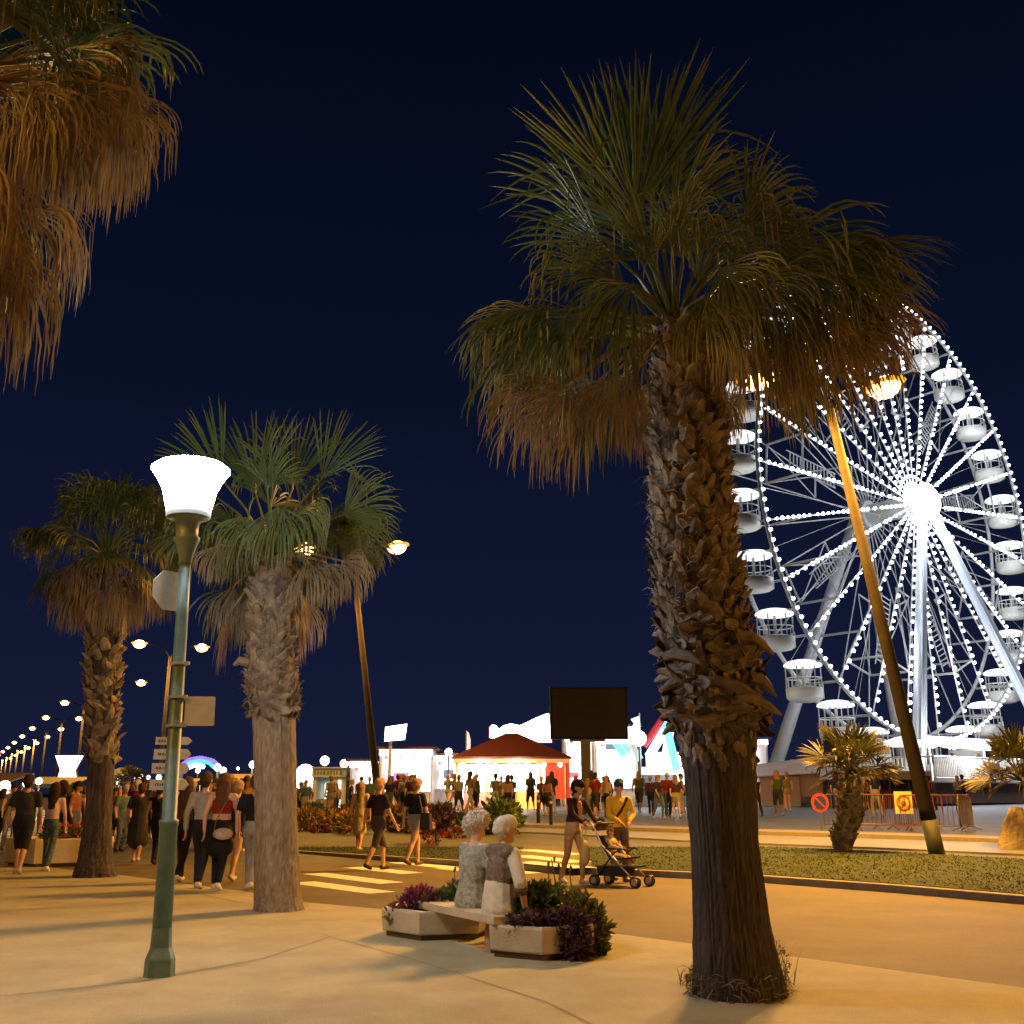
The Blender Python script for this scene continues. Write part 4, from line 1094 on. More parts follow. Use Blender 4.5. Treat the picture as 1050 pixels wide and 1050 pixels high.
    b.tube([loc(-11, -4, 2.75), loc(-11, 6.5, 2.75)], .06, 6)
    b.build('fence', MDOOR, t)
    b = MB()
    for s0, s1 in ((-9.5, -2.5), (-1.8, 2.5), (4, 10)):
        for k in range(6):
            f0 = k / 6; f1 = (k + 1) / 6
            z0 = 3.5 + .55 * sin(pi * f0); z1 = 3.5 + .55 * sin(pi * f1); oo = 5.6
            V = [loc(s0 + (s1 - s0) * f0, oo, z0), loc(s0 + (s1 - s0) * f1, oo, z1), loc(s0 + (s1 - s0) * f1, oo - 3.4, z1 + .3), loc(s0 + (s1 - s0) * f0, oo - 3.4, z0 + .3)]
            V += [v - zz * .22 for v in V]
            b.add(V, [(0, 1, 2, 3), (7, 6, 5, 4), (0, 4, 5, 1), (1, 5, 6, 2), (2, 6, 7, 3), (3, 7, 4, 0)])
        for s_ in (s0 + .3, s1 - .3): b.tube([loc(s_, 5.2, 1.3), loc(s_, 5.2, 3.6)], .07, 6)
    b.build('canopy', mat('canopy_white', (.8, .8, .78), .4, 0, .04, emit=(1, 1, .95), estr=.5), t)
    b = MB()
    for k in range(46):
        s_ = -10 + 20 * k / 45; b.ball(loc(s_, 6.0, 3.45 + .12 * sin(k)), .11, 6, 4)
    b.build('canopy_bulbs', M_BULB, t, True)
    b = MB(); b.box(loc(-4.5, 6.7, 2.0), (1.2, .1, .9), rz); b.build('notice_panel', mat('notice_dark', (.12, .12, .13), .4), t)
    # lights carried by the wheel
    for q, r, pw in ((0, 0, 1500),):
        point_light('hub_light', org + P(0, 0, 3.4), pw * .8, (.86, .92, 1), .9)
    for k in range(9):
        point_light('rim_light', org + P(R_ * .72, 2 * pi * k / 9, 1.4), 420, (.88, .93, 1), .6)
    for s_ in (-8, 0, 8): point_light('canopy_light', org + loc(s_, 7.2, 3.9), 900, (.92, .95, 1), .5)
    return t
big_wheel()

# ------------------------------------------------------------------ fairground
M_RED = mat('red_canvas', (.085, .016, .014), .7, 0, .15, 2, .2, 20)
M_REDL = mat('red_lit_panel', (.75, .05, .02), .5, 0, .05, emit=(1, .06, .02), estr=.55)
M_DARKW = mat('dark_stall_shell', (.05, .05, .06), .6)
M_LITBACK = glow('stall_light_wall', (1, .985, .95), 5.0)
M_LITWARM = glow('warm_stall_wall', (1, .80, .42), 2.2)
M_SIGNW = glow('lit_sign_face', (1, 1, 1), 4.5)
M_COUNTER = mat('stall_counter', (.45, .40, .36), .5)
def on(px, Y, z=None):
    """ground point in column px at depth Y"""
    p = at(px, 813, Y); p[2] = gz(p[0], Y) if z is None else z; return p

def booth(label, px0, px1, Y, H, depth=4, wall=M_LITBACK, trim=M_DARKW, cat='stall', rng_seed=0, fascia=.35, group=None, counter=True, name='fair_stall', goods=False, rot=0.0):
    a = on(px0, Y); c = on(px1, Y); w = c[0] - a[0]; g = (a[2] + c[2]) / 2
    t = thing(name, label, cat, ((a[0] + c[0]) / 2, Y, g - .02), rot, group)
    b = MB(); b.box((0, depth, H / 2), (w, .12, H)); b.box((-w / 2 + .06, depth / 2, H / 2), (.12, depth - .14, H)); b.box((w / 2 - .06, depth / 2, H / 2), (.12, depth - .14, H)); b.build('walls', M_COUNTER, t)
    b = MB(); b.box((0, depth / 2, H + .08), (w + .5, depth + .8, .14)); b.build('roof', trim, t)
    b = MB(); b.box((0, depth - .12, H / 2 + .35), (w - .3, .08, H - .8)); b.build('lit_back_wall', wall, t)
    b = MB(); b.box((0, -.12, H - fascia / 2 + .02), (w, .16, fascia)); b.build('fascia', M_SIGNW if wall is M_LITBACK else M_LITWARM, t)
    if counter: b = MB(); b.box((0, .35, .5), (w - .3, .5, 1.0)); b.box((0, .33, 1.03), (w - .26, .6, .06)); b.build('counter', M_COUNTER, t)
    rr = random.Random(rng_seed)
    for k in range(max(1, int(w * .45))):
        b = MB(); x = rr.uniform(-w / 2 + .6, w / 2 - .6); h_ = rr.uniform(.3, .8); ww = rr.uniform(.4, 1.1); z = rr.uniform(1.5, H - .7)
        b.box((x, depth - .22 - .01 * k, z), (ww, .03, h_)); c_ = rr.choice([(1, .25, .3), (.3, .75, 1), (1, .7, .2), (.9, .3, .8), (.25, .3, .4)])
        b.build('poster', glow('poster_%d' % int(c_[0] * 100 + c_[1] * 10), c_, .9, False), t)
    b = MB(); b.box((0, depth - .35, 1.55), (w - .5, .3, .05)); b.build('shelf', M_DARKW, t)
    for k in range(int(w * 1.2)):
        b = MB(); b.ball((-w / 2 + .4 + k * .82, -.22, H - fascia - .08), .09, 6, 5); b.build('coloured_bulb', glow('bulb_%d' % (k % 3), [(1, .12, .1), (.1, .7, 1), (1, .6, .1)][k % 3], 2.0, False), t, True)
    if goods:
        pal = [(.6, .1, .1), (.1, .2, .6), (.7, .5, .1), (.15, .4, .2), (.5, .2, .45), (.5, .5, .5)]
        for k in range(int(w * 1.4)):
            b = MB(); x = rr.uniform(-w / 2 + .4, w / 2 - .4); z = rr.uniform(1.15, H - .9); s = rr.uniform(.10, .26)
            yy = depth - .4 - rr.random() * .8
            b.ball((x, yy, z), s, 8, 6, sc=(1, .7, 1.1)); b.ball((x, yy - .02, z + s * 1.35), s * .55, 8, 5)
            b.tube([(x, yy, z + s * 1.8), (x, yy, H - .05)], .012, 4)
            b.build('hanging_prize', cloth(rr.choice(pal), 'toy'), t, True)
    return t, w

# red hip-roofed pavilion
def pavilion():
    Y = 57; a = on(463, Y); c = on(586, Y); w = c[0] - a[0]; g = gz((a[0] + c[0]) / 2, Y); cx = (a[0] + c[0]) / 2
    t = thing('pavilion', 'brightly lit refreshment pavilion with a dark red hipped roof and a red side panel', 'pavilion', (cx, Y, g))
    hw = w / 2; d = 5.5; he = at(500, 776, Y)[2] - g; hp = at(523, 752, Y + 2.7)[2] - g
    b = MB()
    V = [(-hw, -.4, he), (hw, -.4, he), (hw, d + .4, he), (-hw, d + .4, he), (-.35, d / 2, hp), (.35, d / 2, hp)]
    V += [(x, y, z - .12) for x, y, z in V]
    b.add(V, [(0, 1, 5, 4), (1, 2, 5), (2, 3, 4, 5), (3, 0, 4), (6, 10, 11, 7), (7, 11, 8), (8, 11, 10, 9), (9, 10, 6), (0, 6, 7, 1), (1, 7, 8, 2), (2, 8, 9, 3), (3, 9, 6, 0)])
    b.build('roof', M_RED, t)
    b = MB(); b.box((0, -.36, he - .22), (w - .15, .06, .22)); b.box((-hw + .1, d / 2, he - .22), (.06, d, .22)); b.box((hw - .1, d / 2, he - .22), (.06, d, .22))
    b.build('valance', mat('orange_lit_valance', (.6, .22, .08), .5, 0, .3, 3, emit=(1, .30, .07), estr=.6), t)
    for x in (-hw + .25, -hw * .42, hw * .48, hw - .3):
        for y in (0, d):
            b = MB(); b.tube([(x, y, 0), (x, y, he - .12)], .06, 6); b.build('post', mat('orange_post', (.6, .25, .06), .5), t)
    b = MB(); b.box((-.1 * hw, d - .2, he / 2 + .1), (w * .86, .08, he - .7)); b.build('lit_back_wall', M_LITBACK, t)
    b = MB(); b.box((hw * .77, .1, he * .5 + .1), (hw * .42, .06, he - .85)); b.build('red_side_panel', M_REDL, t)
    b = MB(); b.box((hw * .30, .5, .45), (hw * .5, .7, .9)); b.build('warm_counter', mat('orange_lit_counter', (.7, .3, .05), .5, 0, .3, 4, emit=(1, .5, .08), estr=.9), t)
    b = MB(); b.box((-hw * .35, .5, .45), (hw * .9, .7, .9)); b.build('counter', mat('pink_counter', (.5, .28, .24), .5), t)
    for x in np.linspace(-hw + .6, hw - .6, 7):
        b = MB(); b.ball((x, -.2, he - .42), .13, 8, 6); b.build('ceiling_lamp', M_SIGNW, t, True)
    for x in (-hw * .5, hw * .1): point_light('pavilion_light', (cx + x, Y - .8, g + he - .7), 350, (1, .9, .75), .3)
pavilion()

# long white stalls to the left of the pavilion
booth('long white stall left of the pavilion with a taller lit front edged in red', 388, 443, 60, 3.35, 4, trim=M_RED, rng_seed=1)
booth('lower white stall behind the leaning mast, left of the red edged stall', 358, 387, 62, 2.95, 4, rng_seed=2)
booth('white stall squeezed between the red edged stall and the pavilion, under a grey roof', 444, 470, 63, 2.95, 4, rng_seed=3, trim=M_STEEL)
booth('tall white stall behind the billboard post, beside the red panel', 580, 610, 64, 4.6, 4, rng_seed=4, trim=M_DARKW, fascia=.8)
booth('wide dazzling white stall right of the billboard post', 611, 655, 63, 4.6, 4, rng_seed=5, fascia=1.0)
booth('low white stall at the far left end of the stalls behind the kiosk', 250, 330, 78, 2.4, 4, rng_seed=6, fascia=.5)
booth('small lit stall glimpsed right of the big trunk beneath the wheel leg', 775, 790, 72, 4.2, 3, rng_seed=7, goods=False)

def panel_sign(label, px, Y, poly, z0, th, face, frame=M_DARKW, posts=(), rot=0.0, name='lit_sign', cat='sign'):
    p = on(px, Y); t = thing(name, label, cat, p, rot)
    b = MB(); b.slab((0, 0, z0), (1, 0, 0), (0, 0, 1), poly, th); b.build('casing', frame, t)
    cx = sum(q[0] for q in poly) / len(poly); cz = sum(q[1] for q in poly) / len(poly)
    b = MB(); b.slab((0, -th / 2 - .02, z0), (1, 0, 0), (0, 0, 1), [(cx + (x - cx) * .96, cz + (y - cz) * .96) for x, y in poly], .03); b.build('lit_face', face, t)
    for i, x in enumerate(posts): b = MB(); b.tube([(x, th * .4 + .1, 0), (x, th * .4 + .1, z0 + .1)], .09, 8); b.build('post', M_STEEL, t)
    return t
k_ = 66 / 1053 * 1.0
Yb = 66
wave = [(501, 757), (501, 746), (504, 743), (508, 744), (511, 748), (516, 744), (524, 742), (533, 744), (540, 741), (550, 736), (560, 732), (564, 731), (567, 762), (530, 762)]
gw = on(533, Yb)
wp = []
for x, y in wave:
    q = at(x, y, Yb); wp.append((q[0] - gw[0], q[2] - gw[2]))
panel_sign('big dazzling white wave shaped sign rising behind the pavilion roof', 533, Yb, wp[::-1], 0.0, .3, M_SIGNW, mat('sign_red_casing', (.25, .02, .03), .5), (-1.5, 1.5))
sq = lambda w, h: [(-w / 2, 0), (w / 2, 0), (w / 2, h), (-w / 2, h)]
panel_sign('square lit sign tilted on a bracket above the white stall beside the leaning mast', 404, 59, [(-.62, 0), (.55, .1), (.66, 1.0), (-.6, .82)], 3.75, .25, M_SIGNW, M_STEEL, (-.3,))
q = at(68, 802, 95)
panel_sign('white glowing cup shaped sign above the distant left stalls', 68, 95, [(-.9, 0), (.9, 0), (.7, .9), (1.3, 2.2), (-1.3, 2.2), (-.7, .9)], q[2] + .15, .4, M_SIGNW, M_DARKW, (0,))

# dark billboard on its post
def billboard():
    Y = 47; p = on(601, Y)
    t = thing('billboard', 'large dark unlit screen on a single post in front of the white stalls', 'billboard', p)
    z0 = at(601, 758, Y)[2] - p[2]; z1 = at(601, 705, Y)[2] - p[2]; w = at(643, 730, Y)[0] - at(564, 730, Y)[0]
    cx = (at(643, 730, Y)[0] + at(564, 730, Y)[0]) / 2 - p[0]
    b = MB(); b.box((cx, 0, (z0 + z1) / 2), (w, .45, z1 - z0)); b.build('cabinet', mat('billboard_cabinet', (.008, .007, .008), .8, 0, .15, 6, 0, 40, .15), t)
    b = MB(); b.box((cx, -.25, (z0 + z1) / 2), (w * .95, .05, (z1 - z0) * .93)); b.build('screen', mat('dark_screen', (.016, .015, .022), .8, 0, .2, 2, 0, 40, .15), t)
    b = MB(); b.box((0, 0, z0 / 2), (.42, .34, z0)); b.build('post', mat('billboard_post', (.03, .018, .022), .5), t)
    b = MB(); b.box((cx * .5, 0, z0 - .06), (1.6, .3, .1)); b.build('bracket', M_BLACK, t)
billboard()

# swing ride with red and cyan arms
def ride():
    Y = 66; p = on(676, Y)
    t = thing('fairground_ride', 'white ride frame with slanting red arm and cyan leg beside the big trunk', 'ride', p)
    def w(x, y, dy=0): q = at(x, y, Y + dy); return q - p
    b = MB(); b.tube([w(660, 765), w(690, 722)], .22, 8); b.build('red_arm', mat('red_arm_paint', (.45, .03, .05), .4, emit=(1, .05, .1), estr=.12), t)
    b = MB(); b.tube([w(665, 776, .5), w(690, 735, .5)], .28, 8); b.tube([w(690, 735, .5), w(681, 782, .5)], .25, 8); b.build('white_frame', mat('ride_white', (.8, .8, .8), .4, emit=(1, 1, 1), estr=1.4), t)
    b = MB(); b.tube([w(682, 740, .2), w(694, 790, .2)], .25, 8); b.build('cyan_leg', glow('cyan_leg_light', (.15, .85, 1), 2.2), t)
    b = MB(); b.tube([w(629, 758, -1), w(640, 775, -1)], .22, 8); b.tube([w(640, 758, .5), w(655, 780, .5)], .35, 8); b.build('cyan_strut', glow('cyan_strut_light', (.25, .7, .85), 1.2), t)
    b = MB(); b.box(w(684, 788, 1.5), (2.6, .3, 2.0)); b.box(w(678, 800, 1.8), (2.4, .3, 1.6)); b.build('lit_panel', M_SIGNW, t)
    b = MB(); q = w(676, 812, -1.5); b.box((q[0], q[1], .9), (2.0, 1.2, 1.8)); b.build('control_cabin', M_DARKW, t)
    b = MB(); b.box((w(680, 812)[0], -3.0, .28), (4.2, 2.6, .56)); b.build('platform', mat('ride_platform_blue', (.16, .24, .29), .5, 0, .15, 3), t)
    point_light('ride_light', p + np.array([.5, -3.6, 2.6]), 600, (.8, .95, 1), .3)
ride()
def globe(label, px, py, Y, r, power=0, col=(1, .93, .8), m=None, name='globe_lamp', group=None):
    q = at(px, py, Y); g = gz(q[0], Y)
    t = thing(name, label, 'lamp', (q[0], q[1], g), 0, group)
    b = MB(); b.ball((0, 0, q[2] - g), r, 10, 8); b.build('globe', m or M_SIGNW, t, True)
    b = MB(); b.tube([(0, 0, 0), (0, 0, q[2] - g - r * .9)], .05, 6); b.build('pole', M_BLACK, t)
    if power: point_light('globe_light', (q[0], q[1] - r - .25, q[2]), power, col, r)
globe('bright white globe lamp under a small flag, left of the ride', 655, 757, 61, .45, 350, (.95, 1, 1))
globe('small warm globe lamp at the left corner of the pavilion roof', 460, 771, 56, .2)
globe('white floodlight on a short pole beside the kiosk', 313, 794, 66, .62, 900, (1, 1, .98))
globe('warm lamp above the left end of the kiosk roof', 333, 780, 68, .30, 500, (1, .75, .4), glow('warm_globe', (1, .86, .6), 6, False))
globe('warm lamp above the right end of the kiosk roof', 353, 783, 68, .27, 0, (1, .75, .4), glow('warm_globe', (1, .86, .6), 6, False))
def flag(label, px, py, Y, h, m, shape):
    q = at(px, py, Y); g = gz(q[0], Y)
    t = thing('flag', label, 'flag', (q[0], q[1], g))
    b = MB(); b.tube([(0, 0, 0), (0, 0, q[2] - g + h)], .035, 6); b.build('pole', M_STEEL, t)
    b = MB(); b.slab((0, 0, q[2] - g), (1, .2, 0), (0, 0, 1), shape, .02); b.build('cloth', m, t)
flag('small white pennant on a pole above the bright globe lamp', 656, 742, 61, .6, mat('pennant_white', (.6, .6, .6), .7), [(-.02, .45), (-.55, .25), (-.35, .0), (-.5, -.25), (-.02, -.35)])
flag('white feather banner rising behind the left slope of the pavilion roof', 478, 766, 62, .9, mat('banner_white', (.7, .68, .7), .7, emit=(1, .9, .95), estr=.5), [(0, -.3), (.26, -.2), (.26, .4), (.16, .8), (0, .95)])

def kiosk():
    Y = 64; a = on(323, Y); c = on(358, Y); w = c[0] - a[0]; p = (a + c) / 2
    t = thing('kiosk', 'pale green kiosk with a lettered frieze and an open dark front', 'kiosk', p)
    H = at(340, 797, Y)[2] - p[2]; M = mat('kiosk_green', (.38, .42, .33), .6, 0, .1, 3)
    b = MB(); b.box((w * .30, 0, H / 2), (w * .36, 2.2, H)); b.box((-w * .42, 0, H / 2), (w * .12, 2.2, H)); b.box((0, 1.15, H / 2), (w * .9, .1, H)); b.build('walls', M, t)
    b = MB(); b.box((0, 0, H + .25), (w, 2.6, .5)); b.box((0, -.05, H + .53), (w * 1.03, 2.8, .08)); b.build('frieze', M, t)
    b = MB(); b.box((w * .30, -1.13, H * .55), (w * .09, .05, H * .75)); b.build('lit_pane', glow('kiosk_pane', (1, 1, .85), 1.1, False), t)
    b = MB(); b.box((-w * .2, .98, H * .6), (w * .2, .05, H * .5)); b.build('lit_window', glow('kiosk_window', (.95, 1, 1), 2.2, False), t)
    b = MB(); b.box((-w * .08, -.7, .5), (w * .5, .4, 1)); b.build('counter', mat('kiosk_counter', (.2, .2, .18), .6), t)
    b = MB(); x = -w * .4
    rr = random.Random(4)
    while x < w * .4:
        b.box((x, -1.32, H + .25), (rr.uniform(.07, .14), .03, .24)); x += rr.uniform(.16, .24)
    b.build('lettering', mat('kiosk_lettering', (.12, .13, .12), .6), t)
kiosk()

# tent, barriers and round/square signs in front of the wheel
def tent():
    Y = 62; a = on(779, Y); c = on(846, Y); p = (a + c) / 2; w = c[0] - a[0]
    t = thing('tent', 'long pinkish canvas tent with a round emblem at the foot of the wheel leg', 'tent', p)
    MC = mat('pink_canvas', (.40, .30, .27), .75, 0, .1, 1.2, .3, 8)
    h = at(790, 796, Y)[2] - p[2]; hp = at(850, 783, Y)[2] - p[2]
    b = MB(); b.prism([(-w / 2, 0), (w * .12, 0), (w * .12, 5), (-w / 2, 5)], 0, h); b.prism([(w * .135, .1), (w * .62, .1), (w * .62, 5), (w * .135, 5)], .55, h + .2); b.build('walls', MC, t)
    b = MB(); V = [(-w / 2 - .1, -.15, h), (w * .66, -.15, h + .25), (w * .66, 2.6, hp + .5), (-w * .36, 2.6, h + .75), (w * .66, 5.2, h + .25), (-w / 2 - .1, 5.2, h)]
    V2 = [(x, y, z - .06) for x, y, z in V]
    b.add(V + V2, [(0, 1, 2, 3), (3, 2, 4, 5), (0, 3, 5), (6, 9, 8, 7), (9, 11, 10, 8), (6, 11, 9), (0, 6, 7, 1), (1, 7, 8, 2), (2, 8, 10, 4), (4, 10, 11, 5), (5, 11, 6, 0)]); b.build('roof', MC, t)
    b = MB(); b.prism([(-w / 2 + .1, -.03), (w * .11, -.03), (w * .11, -.005), (-w / 2 + .1, -.005)], .02, .3); b.build('skirting', mat('tent_skirting', (.35, .36, .34), .6), t)
    b = MB(); ex = -w * .17; ez = h * .56
    b.tube([(ex + .30 * cos(k * pi / 10), -.02, ez + .30 * sin(k * pi / 10)) for k in range(20)], .032, 5, closed=True); b.box((ex, -.02, ez), (.08, .03, .72)); b.box((ex, -.024, ez + .12), (.32, .03, .06)); b.build('emblem', mat('emblem_dark', (.12, .08, .08), .6), t)
tent()
def stall_bar():
    Y = 60; a = on(848, Y); c = on(948, Y); p = (a + c) / 2; w = c[0] - a[0]
    t = thing('ticket_counter', 'long dark brown counter with a pale flat roof in front of the wheel platform', 'counter', p)
    h = at(890, 799, Y)[2] - p[2]
    b = MB(); b.box((0, 0, h + .2), (w, 2.4, .45)); b.build('roof', mat('counter_roof', (.34, .29, .27), .6, 0, .1), t)
    b = MB(); b.box((0, 1.0, h / 2), (w * .97, .1, h)); b.box((0, .2, .5), (w * .95, .8, 1.0)); b.build('back_wall', mat('counter_wall', (.06, .03, .025), .6), t)
    for x in np.linspace(-w * .48, w * .48, 6): b = MB(); b.tube([(x, -.9, 0), (x, -.9, h)], .05, 6); b.build('post', M_DARKW, t)
stall_bar()
bar_root = None
def barrier(label, px, py, rz, m):
    p = lift(px, py)
    t = thing('crowd_barrier', label, 'barrier', p, rz, 'crowd barriers in front of the wheel')
    w, h = 2.1, 1.1
    b = MB(); r = .022
    b.tube([(-w / 2, 0, .18), (-w / 2, 0, h - .15), (-w / 2 + .04, 0, h - .05), (-w / 2 + .15, 0, h), (w / 2 - .15, 0, h), (w / 2 - .04, 0, h - .05), (w / 2, 0, h - .15), (w / 2, 0, .18)], r, 6, closed=True); b.build('frame', m, t, True)
    for k in range(1, 15):
        x = -w / 2 + w * k / 15; b = MB(); b.tube([(x, 0, .18), (x, 0, h)], .011, 4); b.build('bar', m, t)
    for s in (-1, 1): b = MB(); b.tube([(s * w * .36, -.32, .02), (s * w * .36, -.05, .12), (s * w * .36, 0, .2), (s * w * .36, .05, .12), (s * w * .36, .32, .02)], .018, 5); b.build('foot', m, t)
    return t
MRB = mat('red_barrier_paint', (.12, .04, .025), .45); MGB = mat('galvanised_barrier', (.16, .15, .14), .4, .5)
barrier('steel crowd barrier right behind the young palm trunk', 878, 851, .15, MGB)
barrier('red crowd barrier left of the square yellow notice', 907, 852, -.1, MRB)
barrier('red crowd barrier just left of the leaning mast, behind the square notice', 938, 851, .2, MRB)
barrier('red crowd barrier just right of the leaning mast', 962, 853, -.2, MRB)
barrier('steel crowd barrier farthest right, standing alone past the leaning mast', 992, 852, 1.0, MGB)
def round_sign():
    p = lift(843, 853); t = thing('no_parking_sign', 'round red rimmed blue no parking sign on a thin post by the young palm', 'road sign', p, .12)
    z = at(843, 823, p[1])[2] - p[2]
    disc = lambda r: [(r * cos(k * pi / 14), r * sin(k * pi / 14)) for k in range(28)]
    b = MB(); b.slab((0, 0, z), (1, 0, 0), (0, 0, 1), disc(.29), .02); b.build('plate', mat('sign_red', (.42, .045, .025), .4), t)
    b = MB(); b.slab((0, -.016, z), (1, 0, 0), (0, 0, 1), disc(.205), .012); b.build('blue_disc', mat('sign_blue', (.02, .04, .20), .4), t)
    b = MB(); b.slab((0, -.026, z), (.7, 0, -.7), (.7, 0, .7), [(-.2, -.022), (.2, -.022), (.2, .022), (-.2, .022)], .008); b.build('diagonal_bar', mat('sign_red', (.42, .045, .025), .4), t)
    b = MB(); b.tube([(0, .03, 0), (0, .03, z + .2)], .022, 6); b.build('post', MGB, t)
round_sign()
def notice():
    p = lift(928, 852); p[1] -= .1; t = thing('notice_board', 'square yellow notice with a dark ring hung on the red barriers', 'sign', p, -.12)
    z = at(928, 823, p[1])[2] - p[2]
    b = MB(); b.slab((0, 0, z), (1, 0, 0), (0, 0, 1), [(-.27, -.34), (.27, -.34), (.27, .34), (-.27, .34)], .015); b.build('board', mat('notice_yellow', (.75, .55, .22), .5), t)
    b = MB(); b.tube([(.19 * cos(k * pi / 12), -.015, z - .0 + .22 * sin(k * pi / 12)) for k in range(24)], .033, 5, closed=True); b.build('ring', mat('notice_brown', (.25, .12, .03), .6), t)
    b = MB(); b.ball((0, -.012, z - .02), .085, 8, 6, sc=(1, .15, 1.1)); b.box((0, -.012, z + .12), (.12, .012, .025)); b.build('symbol', mat('notice_brown', (.25, .12, .03), .6), t)
    for s in (-1, 1): b = MB(); b.tube([(s * .2, .03, 0), (s * .2, .03, z)], .016, 5); b.build('stand_leg', MGB, t)
notice()
def bollard(label, px, py):
    p = lift(px, py); t = thing('bollard', label, 'bollard', p, 0, 'bollards on the far kerb')
    b = MB(); b.lathe([(.06, 0), (.06, .9), (.065, .92), (.065, .98), (.04, 1.02)], 12); b.build('shaft', M_BLACK, t, True)
    b = MB(); b.lathe([(.063, .78), (.064, .78), (.064, .86), (.063, .86)], 12); b.build('reflective_band', mat('bollard_band', (.3, .3, .3), .4), t)
bollard('black bollard left of the pair in front of the pavilion', 552, 847); bollard('black bollard right of the pair in front of the pavilion', 565, 849)

# ---- left: far stalls, coloured arch, string of lamps
def awning(label, px0, px1, Y, z, col, dz=.5, lit=.0):
    a = on(px0, Y, 0); c = on(px1, Y, 0); w = c[0] - a[0]; p = (a + c) / 2
    t = thing('market_stall', label, 'market stall', p, 0, None)
    m = mat('awning_%d' % px0, col, .7, 0, .15, 1.5, emit=col if lit else None, estr=lit)
    V = [(-w / 2, -1.2, z), (w / 2, -1.2, z), (w / 2, 1.6, z + dz), (-w / 2, 1.6, z + dz)]; V += [(x, y, q - .06) for x, y, q in V]
    b = MB(); b.add(V, [(0, 1, 2, 3), (7, 6, 5, 4), (0, 4, 5, 1), (1, 5, 6, 2), (2, 6, 7, 3), (3, 7, 4, 0)]); b.box((0, -1.21, z - .14), (w, .03, .25)); b.build('awning', m, t)
    for x in (-w / 2 + .1, w / 2 - .1):
        for y in (-1.1, 1.5): b = MB(); b.tube([(x, y, 0), (x, y, z)], .04, 5); b.build('post', M_STEEL, t)
    b = MB(); b.box((0, .2, .5), (w * .9, .9, 1.0)); b.build('table', M_COUNTER, t)
    b = MB(); b.box((0, -.9, z - .12), (w * .8, .08, .08)); b.build('light_tube', M_SIGNW, t)
    point_light('awning_light', (p[0], p[1] - .9, z - .35), 170, (1, .85, .55), .2)
awning('orange lit market stall awning at the far left behind the man in black', -22, 17, 48, 1.95, (.16, .09, .035), .45)
awning('pale market stall awning with a white light tube behind the long haired woman', 28, 82, 74, 2.1, (.14, .14, .135), .5)
awning('bluish market stall awning just right of the dark palm trunk', 108, 128, 55, 2.3, (.35, .42, .5), .5)
awning('small yellow market stall awning behind the street lamp', 176, 200, 82, 2.1, (.3, .22, .08), .5)
awning('dim market stall awning left of the grey palm trunk', 226, 258, 80, 2.4, (.25, .18, .1), .5)
def arch():
    Y = 105; p = on(207, Y, 0); t = thing('lit_arch', 'distant ride arch glowing cyan and violet above the crowd', 'ride', p)
    def w(x, y): q = at(x, y, Y); return q - p
    for nm, pts, c, st in (('cyan_tubes', [(187, 789), (190, 786), (195, 782), (205, 780), (215, 782), (219, 786)], (.08, .62, 1), 1.5), ('violet_tubes', [(184, 791), (187, 784), (194, 779), (206, 777), (218, 780), (224, 785), (226, 791)], (.26, .16, 1), 1.5), ('white_tubes', [(193, 787), (200, 784), (208, 786)], (.95, 1, 1), 6)):
        b = MB()
        P_ = np.array([w(*q) for q in pts]); tt = np.linspace(0, len(pts) - 1, 26)
        for q in tt: b.ball([np.interp(q, range(len(pts)), P_[:, i]) for i in range(3)], .22, 8, 6)
        b.build(nm, glow(nm, c, st, False), t, True)
    b = MB(); b.tube([w(186, 791), (w(186, 791)[0], 0, 0)], .2, 6); b.tube([w(225, 791), (w(225, 791)[0], 0, 0)], .2, 6); b.tube([w(186, 791), w(195, 782), w(206, 779), w(218, 782), w(225, 791)], .15, 6); b.build('frame', M_DARKW, t)
    point_light('arch_light', p + np.array([0, -3, 4.0]), 800, (.5, .7, 1), .5)
arch()
lamps = [(144, 796, 70, .24), (152, 797, 78, .2), (163, 797, 74, .26), (181, 801, 60, .18), (187, 803, 88, .22), (223, 787, 66, .30), (229, 790, 72, .30), (259, 784, 66, .30), (203, 790, 92, .3), (28, 803, 60, .34), (40, 801, 66, .28), (5, 806, 44, .3), (8, 811, 52, .26), (196, 800, 70, .14), (212, 803, 70, .14), (238, 801, 64, .12), (244, 788, 96, .18), (120, 803, 76, .16)]
M_WG = glow('warm_globe_small', (1, .88, .66), 6, False)
where = ['just right of the small lit palm', 'right of the small lit palm, second along', 'left of the signpost foot', 'just right of the lamp pole', 'small and low beside the lamp pole', 'left of a pair above the women in the crowd', 'right of a pair above the women in the crowd', 'high beside the grey palm trunk', 'big and white inside the coloured arch', 'left of the long haired woman, lower one', 'left of the long haired woman, upper one', 'at the left edge above the man in black', 'at the left edge beside the man in black', 'tiny one below the coloured arch on the left', 'tiny one below the coloured arch on the right', 'tiny one by the grey palm trunk', 'faint and far beyond the crowd near the grey palm', 'tiny one beside the dark palm trunk']
for (x, y, Y, r), wz in zip(lamps, where):
    globe('round warm stall lamp ' + wz, x, y, Y, r * .75, 260 if r > .2 else 0, (1, .68, .3), M_WG, 'stall_lamp', 'round lamps of the left stalls')

